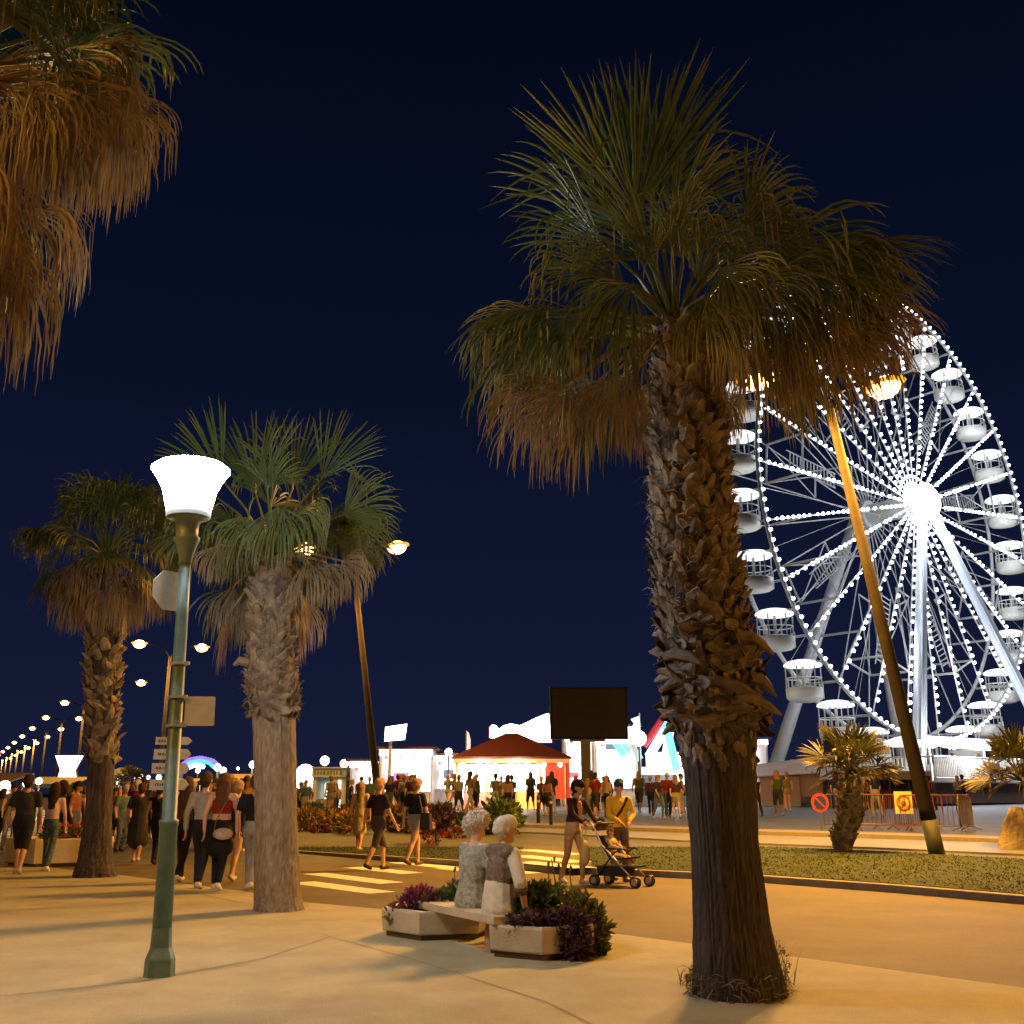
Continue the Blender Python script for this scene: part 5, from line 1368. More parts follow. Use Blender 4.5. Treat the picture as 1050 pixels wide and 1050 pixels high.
# ------------------------------------------------------------------ bench, planters, plants
M_STONE = mat('sandstone_concrete', (.50, .42, .30), .75, 0, .13, 3.5, .35, 70)
M_STONED = mat('dark_plinth', (.12, .08, .05), .8, 0, .2, 6, .3, 40)
M_SOIL = mat('planter_soil', (.03, .022, .015), .95, 0, .3, 12, .6, 40)
def hexa(a, c):
    a = np.array(a[:2]); c = np.array(c[:2]); e_ = c - a; L = np.linalg.norm(e_); t = e_ / L; n_ = np.array([-t[1], t[0]])
    if n_[1] < 0: n_ = -n_
    return (a + c) / 2 + n_ * L * .866, L, math.atan2(t[1], t[0])
def planter(label, a, c, h=.285):
    ctr, R_, an = hexa(a, c)
    t = thing('planter', label, 'planter', (ctr[0], ctr[1], .016), an)
    b = MB(); b.lathe([(R_ * .93, 0), (R_ * .93, .055)], 6); b.build('plinth', M_STONED, t)
    b = MB(); b.lathe([(R_ * .985, .055), (R_ * 1.0, .07), (R_ * 1.03, h - .02), (R_ * 1.015, h), (R_ * .86, h), (R_ * .85, h - .02), (R_ * .84, .1)], 6, caps=False); b.build('tub', M_STONE, t)
    b = MB(); b.lathe([(R_ * .84, h - .12), (R_ * .845, h - .06)], 6); b.build('soil', M_SOIL, t)
    return ctr, R_
plA, RA = planter('hexagonal stone planter with pink and purple flowers, left end of the bench', gp(392, 961), gp(430, 967))
plB, RB = planter('hexagonal stone planter with trailing purple plants, near end of the bench', gp(503, 983), gp(556, 988))

def clump(b, c, rad, n, rg, size=.06, flat=.5, cols=(0, .6), surf=.5, mi=0, dirn=None, ratio=.45):
    """leaves through an ellipsoid: small folded diamonds pointing outwards and up"""
    c = np.asarray(c, float); rad = np.asarray(rad, float) * np.ones(3)
    d = rg.normal(0, 1, (n, 3)); d /= np.linalg.norm(d, axis=1)[:, None]
    r = rg.uniform(surf, 1.0, n) ** .6
    lump = 1 + .22 * np.sin(d[:, 0] * 5 + c[0] * 7) * np.sin(d[:, 1] * 6 + c[1] * 3) * np.sin(d[:, 2] * 5 + 1)
    p = c + d * rad * (r * lump)[:, None]
    out = d + rg.normal(0, .55, (n, 3)) + np.array([0, 0, .25]); out /= np.linalg.norm(out, axis=1)[:, None]
    sd = np.cross(out, rg.normal(0, 1, (n, 3))); sd /= np.linalg.norm(sd, axis=1)[:, None] + 1e-9
    up = np.cross(sd, out)
    L = size * rg.uniform(.6, 1.4, n)[:, None]; w = L * ratio
    A = p; Bq = p + out * L * .5 + sd * w * .5 + up * w * .2; Cq = p + out * L - up * L * .15; Dq = p + out * L * .5 - sd * w * .5 + up * w * .2
    V = np.stack([A, Bq, Cq, Dq], 1).reshape(-1, 3)
    Fc = []
    for i in range(n): q = 4 * i; Fc += [(q, q + 1, q + 2), (q, q + 2, q + 3)]
    b.add(V, Fc, mi, np.repeat(rg.uniform(cols[0], cols[1], n), 4))
M_LEAF = two_tone('bush_leaf', (.045, .085, .024), (.16, .21, .06), rough=.5, transl=.15, var=.3)
M_LEAFY = two_tone('yellow_green_leaf', (.08, .10, .015), (.22, .20, .04), rough=.5, transl=.2, var=.3)
M_PURP = two_tone('purple_leaf', (.05, .022, .045), (.16, .085, .13), rough=.5, transl=.12, var=.3)
M_PINK = two_tone('magenta_petal', (.20, .015, .07), (.45, .05, .22), rough=.5, transl=.2, var=.25)
M_REDF = two_tone('red_petal', (.30, .02, .02), (.55, .10, .04), rough=.5, transl=.2, var=.25)
M_ORF = two_tone('orange_petal', (.45, .16, .03), (.65, .32, .08), rough=.5, transl=.2, var=.25)
M_STEM = mat('plant_stem', (.10, .09, .04), .7)
def plant(label, c, parts, rg, cat='plant', stems=8, name='plant', group=None, tall=()):
    """parts: (material, part name, centre offset, radii, count, leaf size)"""
    c = np.asarray(c, float); t = thing(name, label, cat, c, 0, group)
    b = MB()
    for k in range(stems):
        q = parts[k % len(parts)]; e_ = np.asarray(q[2], float) + rg.normal(0, .3, 3) * np.asarray(q[3]) * np.ones(3)
        b.tube([(rg.normal(0, .03), rg.normal(0, .03), -.02), e_ * .5 + np.array([0, 0, .04]), e_], [.012, .009, .004], 5)
    for x, y, h in tall: b.tube([(x, y, 0), (x + .01, y, h * .6), (x + rg.normal(0, .02), y, h)], [.008, .007, .006], 5); b.ball((x, y, h), .014, 6, 4, sc=(1, 1, 2.2))
    b.build('stems', M_STEM, t)
    for m, nm, o_, rd, n, sz in parts:
        b = MB(); clump(b, o_, rd, n, rg, sz); b.build(nm, m, t, False, 'dry')
    return t
rg7 = np.random.default_rng(77)
zp = .016 + .245
plant('magenta flowering plant with dark leaves at the left of the far planter', (plA[0] - .22, plA[1] - .12, zp), [(M_PURP, 'leaves', (0, 0, .08), (.22, .2, .12), 420, .07), (M_PINK, 'flowers', (.02, -.02, .17), (.17, .16, .08), 240, .05), (M_PINK, 'flowers', (-.12, -.08, .08), (.10, .1, .06), 120, .05)], rg7, 'flower')
plant('green leafy plant in the middle of the far planter', (plA[0] + .02, plA[1] - .08, zp), [(M_LEAF, 'leaves', (0, 0, .07), (.2, .2, .13), 480, .075)], rg7)
plant('taller green plant with purple tops beside the seated woman', (plA[0] + .24, plA[1] + .02, zp), [(M_LEAF, 'leaves', (0, 0, .10), (.2, .2, .17), 520, .08), (M_PURP, 'flowers', (.05, -.03, .2), (.14, .12, .1), 200, .055)], rg7, tall=[(-.08, 0, .42), (0, .04, .46), (.06, 0, .40)])
plant('dry brown drooping sprig over the left edge of the far planter', (plA[0] - .42, plA[1] - .20, zp), [(M_DRY, 'leaves', (-.06, -.05, -.0), (.08, .06, .07), 60, .06)], rg7, stems=4)
plant('dark green bushy plant in the near planter behind the seated man', (plB[0] - .22, plB[1] + .12, zp), [(M_LEAF, 'leaves', (.06, .02, .15), (.24, .26, .19), 800, .085), (M_LEAF, 'leaves', (.22, .05, .17), (.24, .26, .18), 700, .085)], rg7, tall=[(.30, 0, .56), (.36, .06, .60), (.40, -.02, .54), (.52, 0, .52)])
plant('dusky purple plant spilling over the front of the near planter', (plB[0] + .10, plB[1] - .22, zp), [(M_PURP, 'leaves', (-.18, -.06, .04), (.26, .16, .08), 420, .075), (M_PURP, 'leaves', (.14, -.13, .03), (.17, .15, .13), 420, .085), (M_PURP, 'leaves', (.22, -.22, -.14), (.12, .10, .14), 300, .08)], rg7)
plant('yellow green trailing bush falling to the pavement beside the near planter', (plB[0] + .31, plB[1] + .05, zp), [(M_LEAFY, 'leaves', (-.02, 0, .10), (.26, .28, .17), 800, .085), (M_LEAFY, 'leaves', (.12, -.02, -.06), (.20, .27, .23), 800, .085), (M_LEAF, 'leaves', (.13, -.12, -.24), (.16, .22, .15), 520, .085)], rg7, 'bush')
plant('low dark plant on the pavement beneath the bench', (plA[0] + .58, plA[1] + .12, .016), [(M_LEAF, 'leaves', (0, 0, .12), (.14, .14, .12), 220, .07)], rg7, stems=5)

BL = gp(423, 923, .37); BR = gp(503, 940, .37)
ba = nrm(np.array([BR[0] - BL[0], BR[1] - BL[1], 0])); bd_ = np.array([-ba[1], ba[0], 0]);
if bd_[1] < 0: bd_ = -bd_
BLEN = np.linalg.norm(BR - BL) + .06
bt = thing('bench', 'curved end sandstone bench slab bridging the two planters', 'bench', (BL[0], BL[1], .016), math.atan2(ba[1], ba[0]))
b = MB(); poly = [(.10, 0), (BLEN, 0), (BLEN, .52), (.10, .52), (.02, .46), (-.02, .36), (-.03, .24), (-.02, .12), (.03, .04)]
b.prism(poly, .287, .343); b.prism([(x * .995 + .003, y * .985 + .004) for x, y in poly], .345, .354); b.build('seat', M_STONE, bt)
for x in (BLEN - .33,): b = MB(); b.box((x, .27, .143), (.13, .32, .284), 0, 0, .9); b.build('leg', mat('bench_leg_stone', (.30, .19, .11), .8, 0, .15, 6, .3, 40), bt)

# dry tufts at the foot of the big palm
def tuft(label, x, y, n, h, sd):
    p = gp(x, y); t = thing('dry_grass_tuft', label, 'grass tuft', (p[0], p[1], .016)); rg = np.random.default_rng(sd); b = MB(); V = []; Fc = []
    for i in range(n):
        a = rg.uniform(0, 6.28); o_ = np.array([rg.normal(0, .07), rg.normal(0, .05), 0]); l = h * rg.uniform(.4, 1.1); d = np.array([cos(a) * .35, sin(a) * .35, 1]) * l; s_ = np.array([-sin(a), cos(a), 0]) * .004; k = len(V)
        V += [o_ - s_, o_ + s_, o_ + d * .55 + s_ * .8, o_ + d * .55 - s_ * .8, o_ + d + np.array([cos(a), sin(a), -.3]) * l * .15]; Fc += [(k, k + 1, k + 2, k + 3), (k + 3, k + 2, k + 4)]
    b.add(V, Fc, 0, rg.uniform(.2, 1)); b.build('blades', M_DRY, t, False, 'dry')
    b = MB(); clump(b, (0, 0, h * .45), (h * .32, h * .25, h * .4), int(n * 1.2), rg, .03); b.build('seed_leaves', M_LEAFY, t, False, 'dry')
tuft('wispy dry weeds at the right foot of the big palm', 797, 1012, 70, .38, 1)
tuft('low scrubby weeds at the left foot of the big palm', 712, 1012, 50, .14, 2)
tuft('short weeds in front of the big palm base', 768, 1026, 50, .16, 3)

# flower bed of the median behind the walkers
rgf = np.random.default_rng(5)
kinds = [('orange and yellow flowering shrub of the long median bed', [(M_LEAFY, 'leaves', (0, 0, .35), (.45, .4, .34), 420, .13), (M_ORF, 'flowers', (0, 0, .5), (.42, .38, .28), 150, .12)], 'flower'),
         ('dark red flowering plant of the long median bed', [(M_PURP, 'leaves', (0, 0, .28), (.42, .36, .26), 340, .12), (M_REDF, 'flowers', (0, -.05, .36), (.36, .34, .2), 120, .11)], 'flower'),
         ('green ornamental grass clump of the long median bed', [(M_LEAF, 'leaves', (0, 0, .45), (.38, .36, .5), 420, .2)], 'plant'),
         ('tall reddish leafed plant of the long median bed', [(two_tone('russet_leaf', (.10, .05, .025), (.22, .13, .05), rough=.5, transl=.12), 'leaves', (0, 0, .52), (.34, .34, .42), 320, .17), (M_DRY, 'leaves', (0, 0, .35), (.4, .36, .34), 200, .15)], 'plant')]
protos = []
bedpx = [(258, 856, 0), (272, 852, 2), (286, 857, 1), (300, 853, 0), (308, 858, 3), (318, 854, 0), (328, 860, 1), (338, 853, 2), (346, 859, 0), (355, 854, 1), (362, 861, 0), (372, 855, 2), (384, 857, 3), (396, 854, 0), (408, 860, 3), (418, 855, 2), (430, 861, 3), (440, 856, 1), (450, 862, 1), (458, 857, 3), (468, 864, 1), (478, 857, 2), (490, 861, 2), (500, 858, 0), (512, 862, 2), (522, 858, 2), (505, 853, 3), (485, 852, 0), (350, 849, 3), (320, 849, 2), (420, 849, 0), (455, 850, 2)]
made = {}
for x, y, kd in bedpx:
    p = gp(x, y, .12); lab, parts, ct = kinds[kd]
    if kd not in made:
        o = plant(lab, p, parts, rgf, ct, 8, 'flowering_shrub', 'plants of the long median bed'); made[kd] = o
    else:
        o = copy_tree(made[kd]); o.location = p
    o.rotation_euler = (0, 0, rgf.uniform(0, 6.28)); sc_ = rgf.uniform(.8, 1.25); o.scale = (sc_, sc_, sc_ * rgf.uniform(.85, 1.15))
plant('big round dark red plant of the median bed just left of the seated woman', gp(448, 868, .12), [(M_PURP, 'leaves', (0, 0, .75), (.42, .4, .30), 700, .15), (M_REDF, 'flowers', (-.1, -.1, .35), (.3, .3, .3), 160, .12)], rgf, 'plant', 9, 'flowering_shrub')
# low planter behind the left couple
pc, pr_ = planter('low pale stone planter with red flowers behind the couple at the left', gp(4, 888), gp(34, 890), .55)
plant('red geraniums in the low planter behind the left couple', (pc[0] + .15, pc[1] - .2, .5), [(M_LEAF, 'leaves', (0, 0, .1), (.5, .4, .18), 420, .1), (M_REDF, 'flowers', (.1, -.1, .22), (.4, .35, .12), 160, .09)], rgf, 'flower')

# ------------------------------------------------------------------ the couple on the bench
def bench_pt(u, v, z=.37): return np.array([BL[0], BL[1], 0]) + ba * u + bd_ * v + np.array([0, 0, z])
face = math.atan2(-bd_[0], bd_[1])
def pu(px): # distance along the bench for a pixel column
    best = min(np.linspace(0, BLEN, 200), key=lambda u: abs(proj_px(bench_pt(u, .26))[0] - px)); return best
def proj_px(p):
    q = np.asarray(p) - CAMP; z = q @ FW; return 525 + 1053 * (q @ RT) / z, 525 - 1053 * (q @ UPV) / z
s1 = bench_pt(pu(484), .27); s2 = bench_pt(pu(514), .25)
def tunic(B, J, k):
    B.cap(J['pel'] + np.array([0, -.02, -.02]), J['pel'] + np.array([0, -.01, .10]), .165, .145, 1, 1.30, 1.0)
    B.cap(J['ch'] + np.array([0, -.02, -.10]), J['ch'] + np.array([0, -.02, .06]), .138, .125, 1, 1.36, 1.0)
    B.cap(J['pel'] + np.array([-.09, .05, -.02]), J['knL'] + np.array([0, -.10, .02]), .115, .10, 1); B.cap(J['pel'] + np.array([.09, .05, -.02]), J['knR'] + np.array([0, -.10, .02]), .115, .10, 1)
person('seated woman with curly white hair in a long grey green patterned tunic', (s1[0], s1[1], s1[2] - .452 * 1.82 / 1.72), face + .12, 'sit', h=1.82, arm={'anL': (-.11, .50, .21), 'anR': (.11, .50, .21)}, top=(.28, .29, .24), bottom=(.25, .26, .24), tprint=True, sleeve='long', legs='long', hair=(.55, .52, .44), hairstyle='curly', skin=0, build=1.0, vox=.013, turn=-.95, extra=tunic, shoes=(.2, .18, .15), lean=.02, tilt=.08)
def cardigan(B, J, k):
    B.cap(J['pel'] + np.array([0, -.015, -.03]), J['pel'] + np.array([0, -.01, .16]), .168, .150, 5, 1.26, 1.0)
    B.cap(J['ch'] + np.array([0, -.02, -.06]), J['ch'] + np.array([0, -.02, .07]), .142, .128, 1, 1.34, 1.0)
    B.cap(J['shL'], J['elL'], .072, .066, 5); B.cap(J['shR'], J['elR'], .072, .066, 5); 
    B.cap(J['shL'] + np.array([.03, -.03, .02]), J['shR'] + np.array([-.03, -.03, .02]), .078, .078, 1)
person('seated man with close white hair, cream shirt and brown patterned pullover over the shoulders', (s2[0], s2[1], s2[2] - .452 * 1.75 / 1.72), face + .05, 'sit', h=1.75, top=(.16, .12, .09), top2=(.56, .52, .42), bottom=(.04, .04, .05), tprint=True, sleeve='elbow', hair=(.62, .58, .50), hairstyle='crop', skin=0, build=1.0, vox=.013, turn=-.25, extra=cardigan, arm={'elR': (.31, .03, .74), 'wrR': (.28, .10, .52), 'anL': (-.11, .50, .21), 'anR': (.11, .50, .21)}, lean=.04)

# ------------------------------------------------------------------ walkers
PG = 'people walking near the pavement edge'
def walker(label, px, py, rz, **k):
    p = lift(px, py); p[2] = max(p[2], .004 if py < 905 or px > 300 else .016)
    return person(label, p, rz, **k), p
walker('man in black shirt and black shorts seen from behind, at the left edge', 18, 897, .15, st=.14, h=1.80, top=(.03, .028, .028), bottom=(.014, .014, .016), legs='knee', shoes=(.35, .3, .25), hair=(.03, .02, .015), build=1.15, skin=1, vox=.018)
walker('woman with long dark hair, pink crop top and green patterned trousers', 47, 894, .1, st=.13, h=1.66, top=(.62, .42, .36), bottom=(.07, .10, .085), bprint=True, sleeve='none', crop=True, hair=(.035, .018, .012), hairstyle='long', shoes=(.6, .55, .5), skin=0, vox=.018)
walker('stocky person in a dark knee length dress walking away right of the dark palm', 139, 884, .1, st=.08, h=1.68, top=(.025, .024, .028), bottom=(.025, .024, .028), legs='bare', skirt=(.98, .48, .15, .20), hair=(.05, .03, .02), build=1.2, skin=1, vox=.02, shoes=(.4, .3, .25))
walker('person in black top and black trousers half hidden by the lamp pole', 158, 887, -.1, st=.16, h=1.66, top=(.014, .013, .014), bottom=(.012, .012, .014), sleeve='none', hair=(.04, .025, .02), hairstyle='bun', skin=1, vox=.02, shoes=(.03, .03, .03))
walker('long haired person in dark vest and black trousers right of the lamp pole', 184, 906, -.1, st=.20, h=1.72, top=(.09, .04, .03), bottom=(.015, .014, .016), sleeve='none', hair=(.06, .03, .02), hairstyle='long', skin=1, vox=.02, shoes=(.55, .5, .42))
walker('man in a grey shirt and black trousers beside the woman in red', 203, 913, -.05, st=.16, h=1.78, top=(.33, .33, .31), bottom=(.02, .02, .022), sleeve='long', hair=(.05, .035, .025), shoes=(.55, .52, .48), skin=0, vox=.018)
def waistbag(B, J, k):
    B.cap(J['pel'] + np.array([0, -.01, .02]), J['pel'] + np.array([0, 0, -.30]), .15, .19, 2, 1.15, .95)
o_, p_ = walker('woman in a red crop top with black jacket tied at her waist', 222, 914, .0, st=.15, h=1.76, top=(.26, .022, .012), bottom=(.018, .016, .018), sleeve='none', neck='strap', crop=True, hair=(.10, .05, .025), hairstyle='long', shoes=(.65, .62, .58), skin=0, vox=.016, extra=waistbag)
tb = thing('handbag', 'small cream handbag on the hip of the woman in red', 'handbag', (p_[0] + .10, p_[1] - .23, p_[2] + .86), .2)
b = MB(); b.ball((0, 0, 0), .15, 12, 8, sc=(1.05, .35, .62)); b.build('pouch', mat('cream_leather', (.50, .38, .24), .5), tb, True)
b = MB(); b.tube([(-.14, 0, .04), (-.12, .0, .2), (-.02, .09, .42), (.05, .1, .55)], .008, 5); b.build('strap', mat('tan_strap', (.2, .12, .06), .5), tb)
b = MB(); b.box((0, -.052, .02), (.05, .012, .03)); b.build('clasp', M_STEEL, tb)
walker('bare legged girl in black between the woman in red and the grey palm', 238, 905, -.15, st=.18, h=1.66, top=(.02, .02, .022), bottom=(.03, .03, .035), legs='shorts', hair=(.35, .22, .12), hairstyle='short', shoes=(.5, .5, .5), skin=0, vox=.02)
walker('man in black t-shirt and pale grey trousers against the grey palm', 256, 914, .0, st=.2, h=1.74, top=(.014, .016, .016), bottom=(.30, .30, .28), hair=(.09, .05, .03), shoes=(.6, .58, .52), skin=0, vox=.018)
walker('blond walker in dark top and long dark shorts on the zebra crossing', 386, 893, -.75, st=.24, h=1.74, top=(.035, .022, .03), bottom=(.075, .055, .05), legs='knee', hair=(.42, .26, .14), shoes=(.05, .03, .025), skin=0, build=1.1, vox=.018)
walker('person in a pale cream dress just behind the blond walker', 368, 873, -.3, st=.08, h=1.66, top=(.46, .38, .26), bottom=(.42, .34, .24), sleeve='short', legs='bare', skirt=(.90, .50, .11, .155), hair=(.25, .16, .09), hairstyle='long', skin=0, vox=.022)
walker('walker in a navy shirt and grey shorts with a shoulder bag on the crossing', 424, 888, -.7, st=.2, h=1.76, top=(.018, .018, .032), bottom=(.26, .27, .25), legs='shorts', hair=(.30, .17, .10), shoes=(.12, .08, .06), skin=0, build=1.1, vox=.018, lean=.04)
pb = lift(436, 889); tb = thing('shoulder_bag', 'dark shoulder bag at the side of the walker in navy', 'bag', (pb[0], pb[1], pb[2] + .92), -.5)
b = MB(); b.box((0, 0, 0), (.26, .12, .34), 0, 0, .85); b.build('pouch', mat('dark_bag', (.02, .02, .03), .6), tb)
b = MB(); b.tube([(-.1, 0, .16), (-.16, .02, .35), (-.22, .04, .52)], .015, 5); b.build('strap', mat('dark_bag', (.02, .02, .03), .6), tb)

# stroller, its child and the two adults behind it
st0 = gp(636, 910); hd_ = nrm(np.array([.80, -.60, 0])); srz = math.atan2(-hd_[0], hd_[1])
ctr = np.array([st0[0], st0[1], .004]) - hd_ * .10 + np.array([.14, .14, 0])
ts = thing('stroller', 'folding black pushchair with silver side tubes and a reclining seat', 'stroller', ctr, srz)
MSIL = mat('silver_tube', (.55, .55, .55), .3, .8); MFAB = mat('black_canvas', (.02, .02, .022), .8, 0, .2, 8, .3, 20); MTAN = mat('tan_canvas', (.16, .12, .07), .8, 0, .2, 8, .3, 20)
for s in (-1, 1):
    x = s * .23
    b = MB(); b.tube([(x, -.48, 1.03), (x, -.40, .95), (x, -.25, .66), (x, .02, .42), (x, .36, .10)], .015, 8); b.build('side_tube', MSIL, ts, True)
    b = MB(); b.tube([(x, -.40, .09), (x, -.05, .50), (x, .12, .62)], .014, 8); b.build('rear_leg', M_BLACK, ts, True)
    b = MB(); b.tube([(x, -.48, 1.03), (x, -.56, 1.06), (x, -.62, 1.02)], .019, 8); b.build('handle', M_BLACK, ts, True)
    b = MB(); b.tube([(x, -.18, .60), (x, .16, .60)], .016, 8); b.build('armrest', M_BLACK, ts, True)
    for y, nm in ((.38, 'front'), (-.40, 'rear')):
        b = MB()
        for w in (-.03, .03): b.tube([(x + w, y + .078 * cos(q * pi / 10), .09 + .078 * sin(q * pi / 10)) for q in range(20)], .016, 6, closed=True)
        wh = b.build('wheel', M_BLACK, ts, True)
        b = MB(); b.tube([(x - .045, y, .09), (x + .045, y, .09)], .055, 12); b.build('rim', MSIL, wh)
b = MB(); P_ = [(-.20, -.34, .80), (.20, -.34, .80), (.21, -.08, .44), (-.21, -.08, .44), (.21, .24, .47), (-.21, .24, .47)]; P_ += [(x, y - .02, z - .03) for x, y, z in P_]
b.add(P_, [(0, 1, 2, 3), (3, 2, 4, 5), (9, 8, 7, 6), (11, 10, 8, 9), (0, 6, 7, 1), (1, 7, 8, 2), (2, 8, 10, 4), (4, 10, 11, 5), (5, 11, 9, 3), (3, 9, 6, 0)]); b.build('seat', MFAB, ts)
b = MB(); P_ = []
for k in range(6):
    q = radians(100 + 15 * k) - radians(25)
    P_ += [(-.22, -.28 + .30 * cos(q) * -1 * -.6, .76 + .26 * sin(q)), (.22, -.28 + .30 * cos(q) * -1 * -.6, .76 + .26 * sin(q))]
n_ = len(P_); P_ += [(x * .97, y, z - .018) for x, y, z in P_]
F_ = [(2 * k, 2 * k + 1, 2 * k + 3, 2 * k + 2) for k in range(5)]; F_ += [tuple(n_ + i for i in f[::-1]) for f in F_]; F_ += [(2 * k, 2 * k + 2, n_ + 2 * k + 2, n_ + 2 * k) for k in range(5)] + [(2 * k + 3, 2 * k + 1, n_ + 2 * k + 1, n_ + 2 * k + 3) for k in range(5)] + [(1, 0, n_, n_ + 1), (10, 11, n_ + 11, n_ + 10)]
b.add(P_, F_); b.build('canopy', MTAN, ts)
b = MB(); b.box((0, -.12, .24), (.38, .46, .16), 0, 0, 1.1); b.build('basket', MFAB, ts)
b = MB(); b.box((0, .28, .32), (.40, .10, .03)); b.build('footrest', M_BLACK, ts)
# child lying back in it
fw_ = hd_; cz = ctr + np.array([0, 0, 0])
person('small child in an orange lit cream outfit lying back in the pushchair', ctr + hd_ * -.16 + np.array([0, 0, .18]), srz, 'sit', h=.95, top=(.60, .42, .22), bottom=(.55, .38, .2), sleeve='long', skin=0, hair=(.25, .14, .07), hairstyle='crop', lean=-.10, vox=.012, arm={'elL': (-.22, .06, .82), 'wrL': (-.12, .26, .78), 'elR': (.22, .06, .82), 'wrR': (.12, .26, .78), 'anL': (-.1, .62, .34), 'anR': (.1, .62, .34)}, shoes=(.5, .4, .3))
side = np.array([-hd_[1], hd_[0], 0])
def open_jacket(B, J, k):
    B.cap(J['ch'] + np.array([0, .10, -.16]), J['ch'] + np.array([0, .11, .10]), .05, .05, 5, 1.0, .8)
pA = ctr - hd_ * .84 - side * .20
person('woman in a dark open jacket over orange top pushing the pushchair, left of the pair', (pA[0], pA[1], .004), srz - .1, 'stand', st=.14, h=1.68, top=(.035, .03, .03), top2=(.55, .26, .10), bottom=(.46, .36, .25), sleeve='long', legs='shorts', hair=(.02, .014, .012), hairstyle='short', shoes=(.5, .42, .33), skin=1, lean=.10, vox=.016, turn=.25, tilt=0, extra=open_jacket,
       arm={'elL': (-.25, .20, 1.18), 'wrL': (-.20, .36, 1.04), 'elR': (.25, .20, 1.18), 'wrR': (.18, .36, 1.04)})
def crossbody(B, J, k):
    B.cap(J['nk'] + np.array([-.14, .06, -.02]), J['ch'] + np.array([.04, .145, -.05]), .018, .018, 5); B.cap(J['ch'] + np.array([.04, .145, -.05]), J['pel'] + np.array([.19, .10, .06]), .018, .018, 5)
    B.cap(J['pel'] + np.array([0, .0, .04]), J['pel'] + np.array([0, 0, .12]), .13, .13, 1, 1.38, 1.05)
pB_ = ctr - hd_ * .42 + side * .62
person('person in yellow jacket with black crossbody strap and blue cap behind the pushchair', (pB_[0], pB_[1], .004), srz - .55, 'stand', st=.06, h=1.70, top=(.68, .46, .05), top2=(.02, .02, .02), bottom=(.16, .14, .12), sleeve='long', hair=(.03, .07, .16), hairstyle='cap', shoes=(.3, .25, .2), skin=0, lean=.03, vox=.016, turn=-.3, extra=crossbody, build=1.08,
       arm={'elR': (.25, .10, 1.14), 'wrR': (.12, .28, 1.02), 'elL': (-.25, .10, 1.14), 'wrL': (-.06, .28, 1.02)})
tb = thing('shopping_bag', 'pale yellow bag hanging from the pushchair handle', 'bag', ctr - hd_ * .50 - side * .36 + np.array([0, 0, .52]), srz)
b = MB(); b.ball((0, 0, 0), .17, 10, 8, sc=(.75, .45, 1.25)); b.build('pouch', mat('pale_bag', (.50, .42, .22), .7, 0, .12, 8, .3, 15), tb, True)
b = MB(); b.tube([(-.06, 0, .18), (-.03, .0, .38), (.02, .0, .48), (.06, 0, .38), (.07, 0, .18)], .008, 5); b.build('handle', mat('pale_bag', (.50, .42, .22), .7, 0, .12, 8, .3, 15), tb)

# ------------------------------------------------------------------ the crowd
rc = random.Random(12)
tops = [(tuple(.5 * q for q in c), n) for c, n in [((.02, .02, .022), 'black top'), ((.5, .5, .48), 'white top'), ((.30, .03, .03), 'red top'), ((.04, .06, .16), 'navy top'), ((.24, .24, .23), 'grey top'), ((.45, .34, .2), 'beige top'), ((.10, .16, .08), 'olive top'), ((.5, .2, .18), 'pink top'), ((.16, .28, .38), 'light blue top'), ((.45, .3, .04), 'mustard top'), ((.12, .05, .09), 'plum top'), ((.2, .1, .05), 'brown top')]]
bots = [((.018, .018, .02), 'black trousers', 'long'), ((.08, .10, .16), 'blue jeans', 'long'), ((.3, .27, .2), 'beige shorts', 'shorts'), ((.03, .03, .035), 'black shorts', 'knee'), ((.35, .34, .32), 'pale trousers', 'long')]
hairs = [((.03, .02, .015), 'short'), ((.06, .03, .02), 'long'), ((.3, .19, .1), 'short'), ((.25, .15, .07), 'long'), ((.4, .38, .35), 'crop')]
var = []
for i in range(24):
    tp = tops[i % 12]; bt_ = bots[(i * 3 + i // 12) % 5]; hr = hairs[(i * 2 + i // 5) % 5]
    stv = rc.choice([.0, .08, .15, .2]); female = hr[1] == 'long'
    o = person('x', (0, 0, -50), 0, 'stand', st=stv, h=rc.uniform(1.58, 1.84), top=tp[0], bottom=bt_[0], legs=bt_[2], sleeve=rc.choice(['short', 'long', 'none', 'short']), hair=hr[0], hairstyle=hr[1], build=rc.uniform(.92, 1.22), skin=rc.choice([0, 0, 1, 1, 2]), vox=.034, one_mesh=True, shoes=rc.choice([(.4, .4, .4), (.05, .05, .05), (.3, .2, .12)]))
    hn = {'short': 'short', 'long': 'long', 'crop': 'grey cropped'}[hr[1]]
    if hr[0][0] > .2 and hr[1] != 'crop': hn += ' fair'
    elif hr[1] != 'crop': hn += ' dark'
    var.append((o, '%s and %s' % (tp[1], bt_[1])))
zones = [('crowd at the left edge beyond the planter', 0, 34, 28, 52, 9), ('crowd left of the dark palm', 58, 92, 27, 58, 16), ('crowd right of the dark palm', 112, 164, 27, 58, 24), ('crowd right of the lamp pole', 184, 262, 27, 62, 24),
         ('group before the kiosk', 300, 358, 46, 61, 11), ('group at the white stalls', 360, 462, 44, 57, 18), ('group before the pavilion', 464, 592, 44, 55, 18), ('group before the ride', 604, 704, 42, 58, 17), ('group near the wheel', 772, 1000, 44, 58, 9)]
used = set()
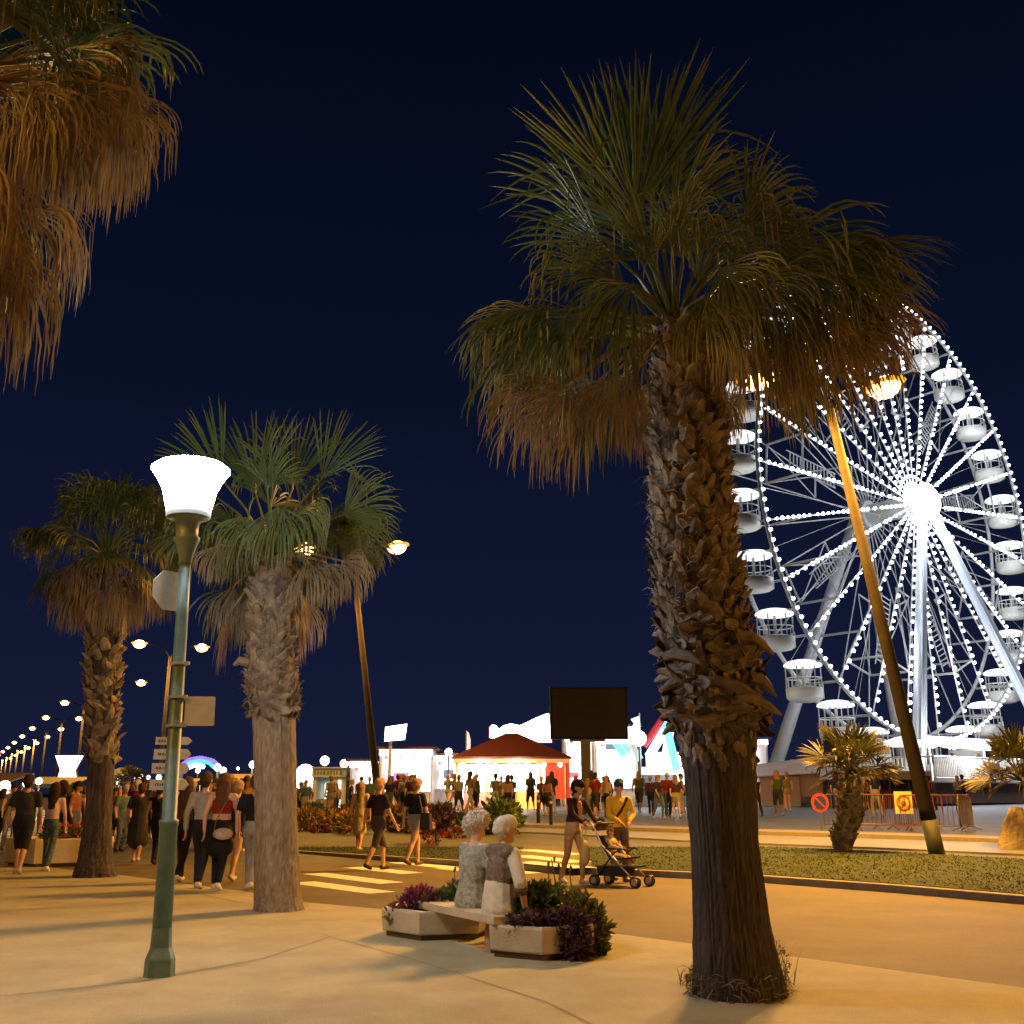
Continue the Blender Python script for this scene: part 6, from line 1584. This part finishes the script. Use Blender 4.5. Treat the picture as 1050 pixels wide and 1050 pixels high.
for zn, x0, x1, y0, y1, n in zones:
    ids = list(range(24)); rc.shuffle(ids)
    for k in range(n):
        vi = ids[k]; o, lab = var[vi]
        px = x0 + (x1 - x0) * (k + rc.random()) / n if not k or rc.random() < .45 else min(x1, max(x0, lastpx + rc.gauss(0, 4))); lastpx = px; Y = rc.uniform(y0, y1) if k % 3 else y0 + (y1 - y0) * rc.random() ** 2 * .5
        p = on(px, Y)
        c = o if vi not in used else o.copy()
        if vi in used: COL.objects.link(c)
        used.add(vi)
        c.location = p; c.rotation_euler = (0, 0, rc.choice([rc.gauss(0, .5), rc.gauss(0, .5), rc.gauss(pi, .5), rc.uniform(-pi, pi)]))
        tag(c, 'person in %s, %s' % (lab, zn), 'person', zn)
# standing apart
for i, (px, py, vi, rz, lab) in enumerate([(538, 826, 0, .2, 'lone person in black standing before the lit counter of the pavilion'), (777, 838, 0, .3, 'person in black standing at the right side of the big trunk'), (722, 838, 11, 2, 'person half hidden behind the left side of the big trunk'), (656, 834, 6, -.3, 'dark clad person walking just below the white globe lamp'), (668, 836, 10, -.2, 'person in plum walking beside the blue ride platform'), (900, 838, 3, .3, 'person in navy leaning over the barriers behind the square notice'), (955, 832, 0, .6, 'person in black beside the leaning mast near the platform'), (985, 832, 1, .2, 'person in white standing below the platform fence'), (322, 838, 12, .3, 'person in black facing the pale green kiosk')]):
    o = var[vi][0].copy(); COL.objects.link(o); o.location = lift(px, py); o.rotation_euler = (0, 0, rz); tag(o, lab, 'person'); o.pop('group', None) if 'group' in o else None
# people on the wheel platform
g0 = gz(30, 75)
for k, (s_, off, vi) in enumerate([(-3.5, 5.2, 4), (-1.5, 5.6, 13), (1.0, 5.0, 9), (3.2, 5.5, 0), (5.5, 5.2, 7), (-7, 5.4, 16)]):
    q = np.array([30.043, 75, 0]) + np.array([.606, -.7955, 0]) * off + np.array([.7955, .606, 0]) * s_
    o = var[vi][0].copy(); COL.objects.link(o); o.location = (q[0], q[1], g0 + 1.33); o.rotation_euler = (0, 0, k * 1.3); tag(o, 'person in %s on the wheel platform behind the fence' % var[vi][1], 'person', 'people on the wheel platform')
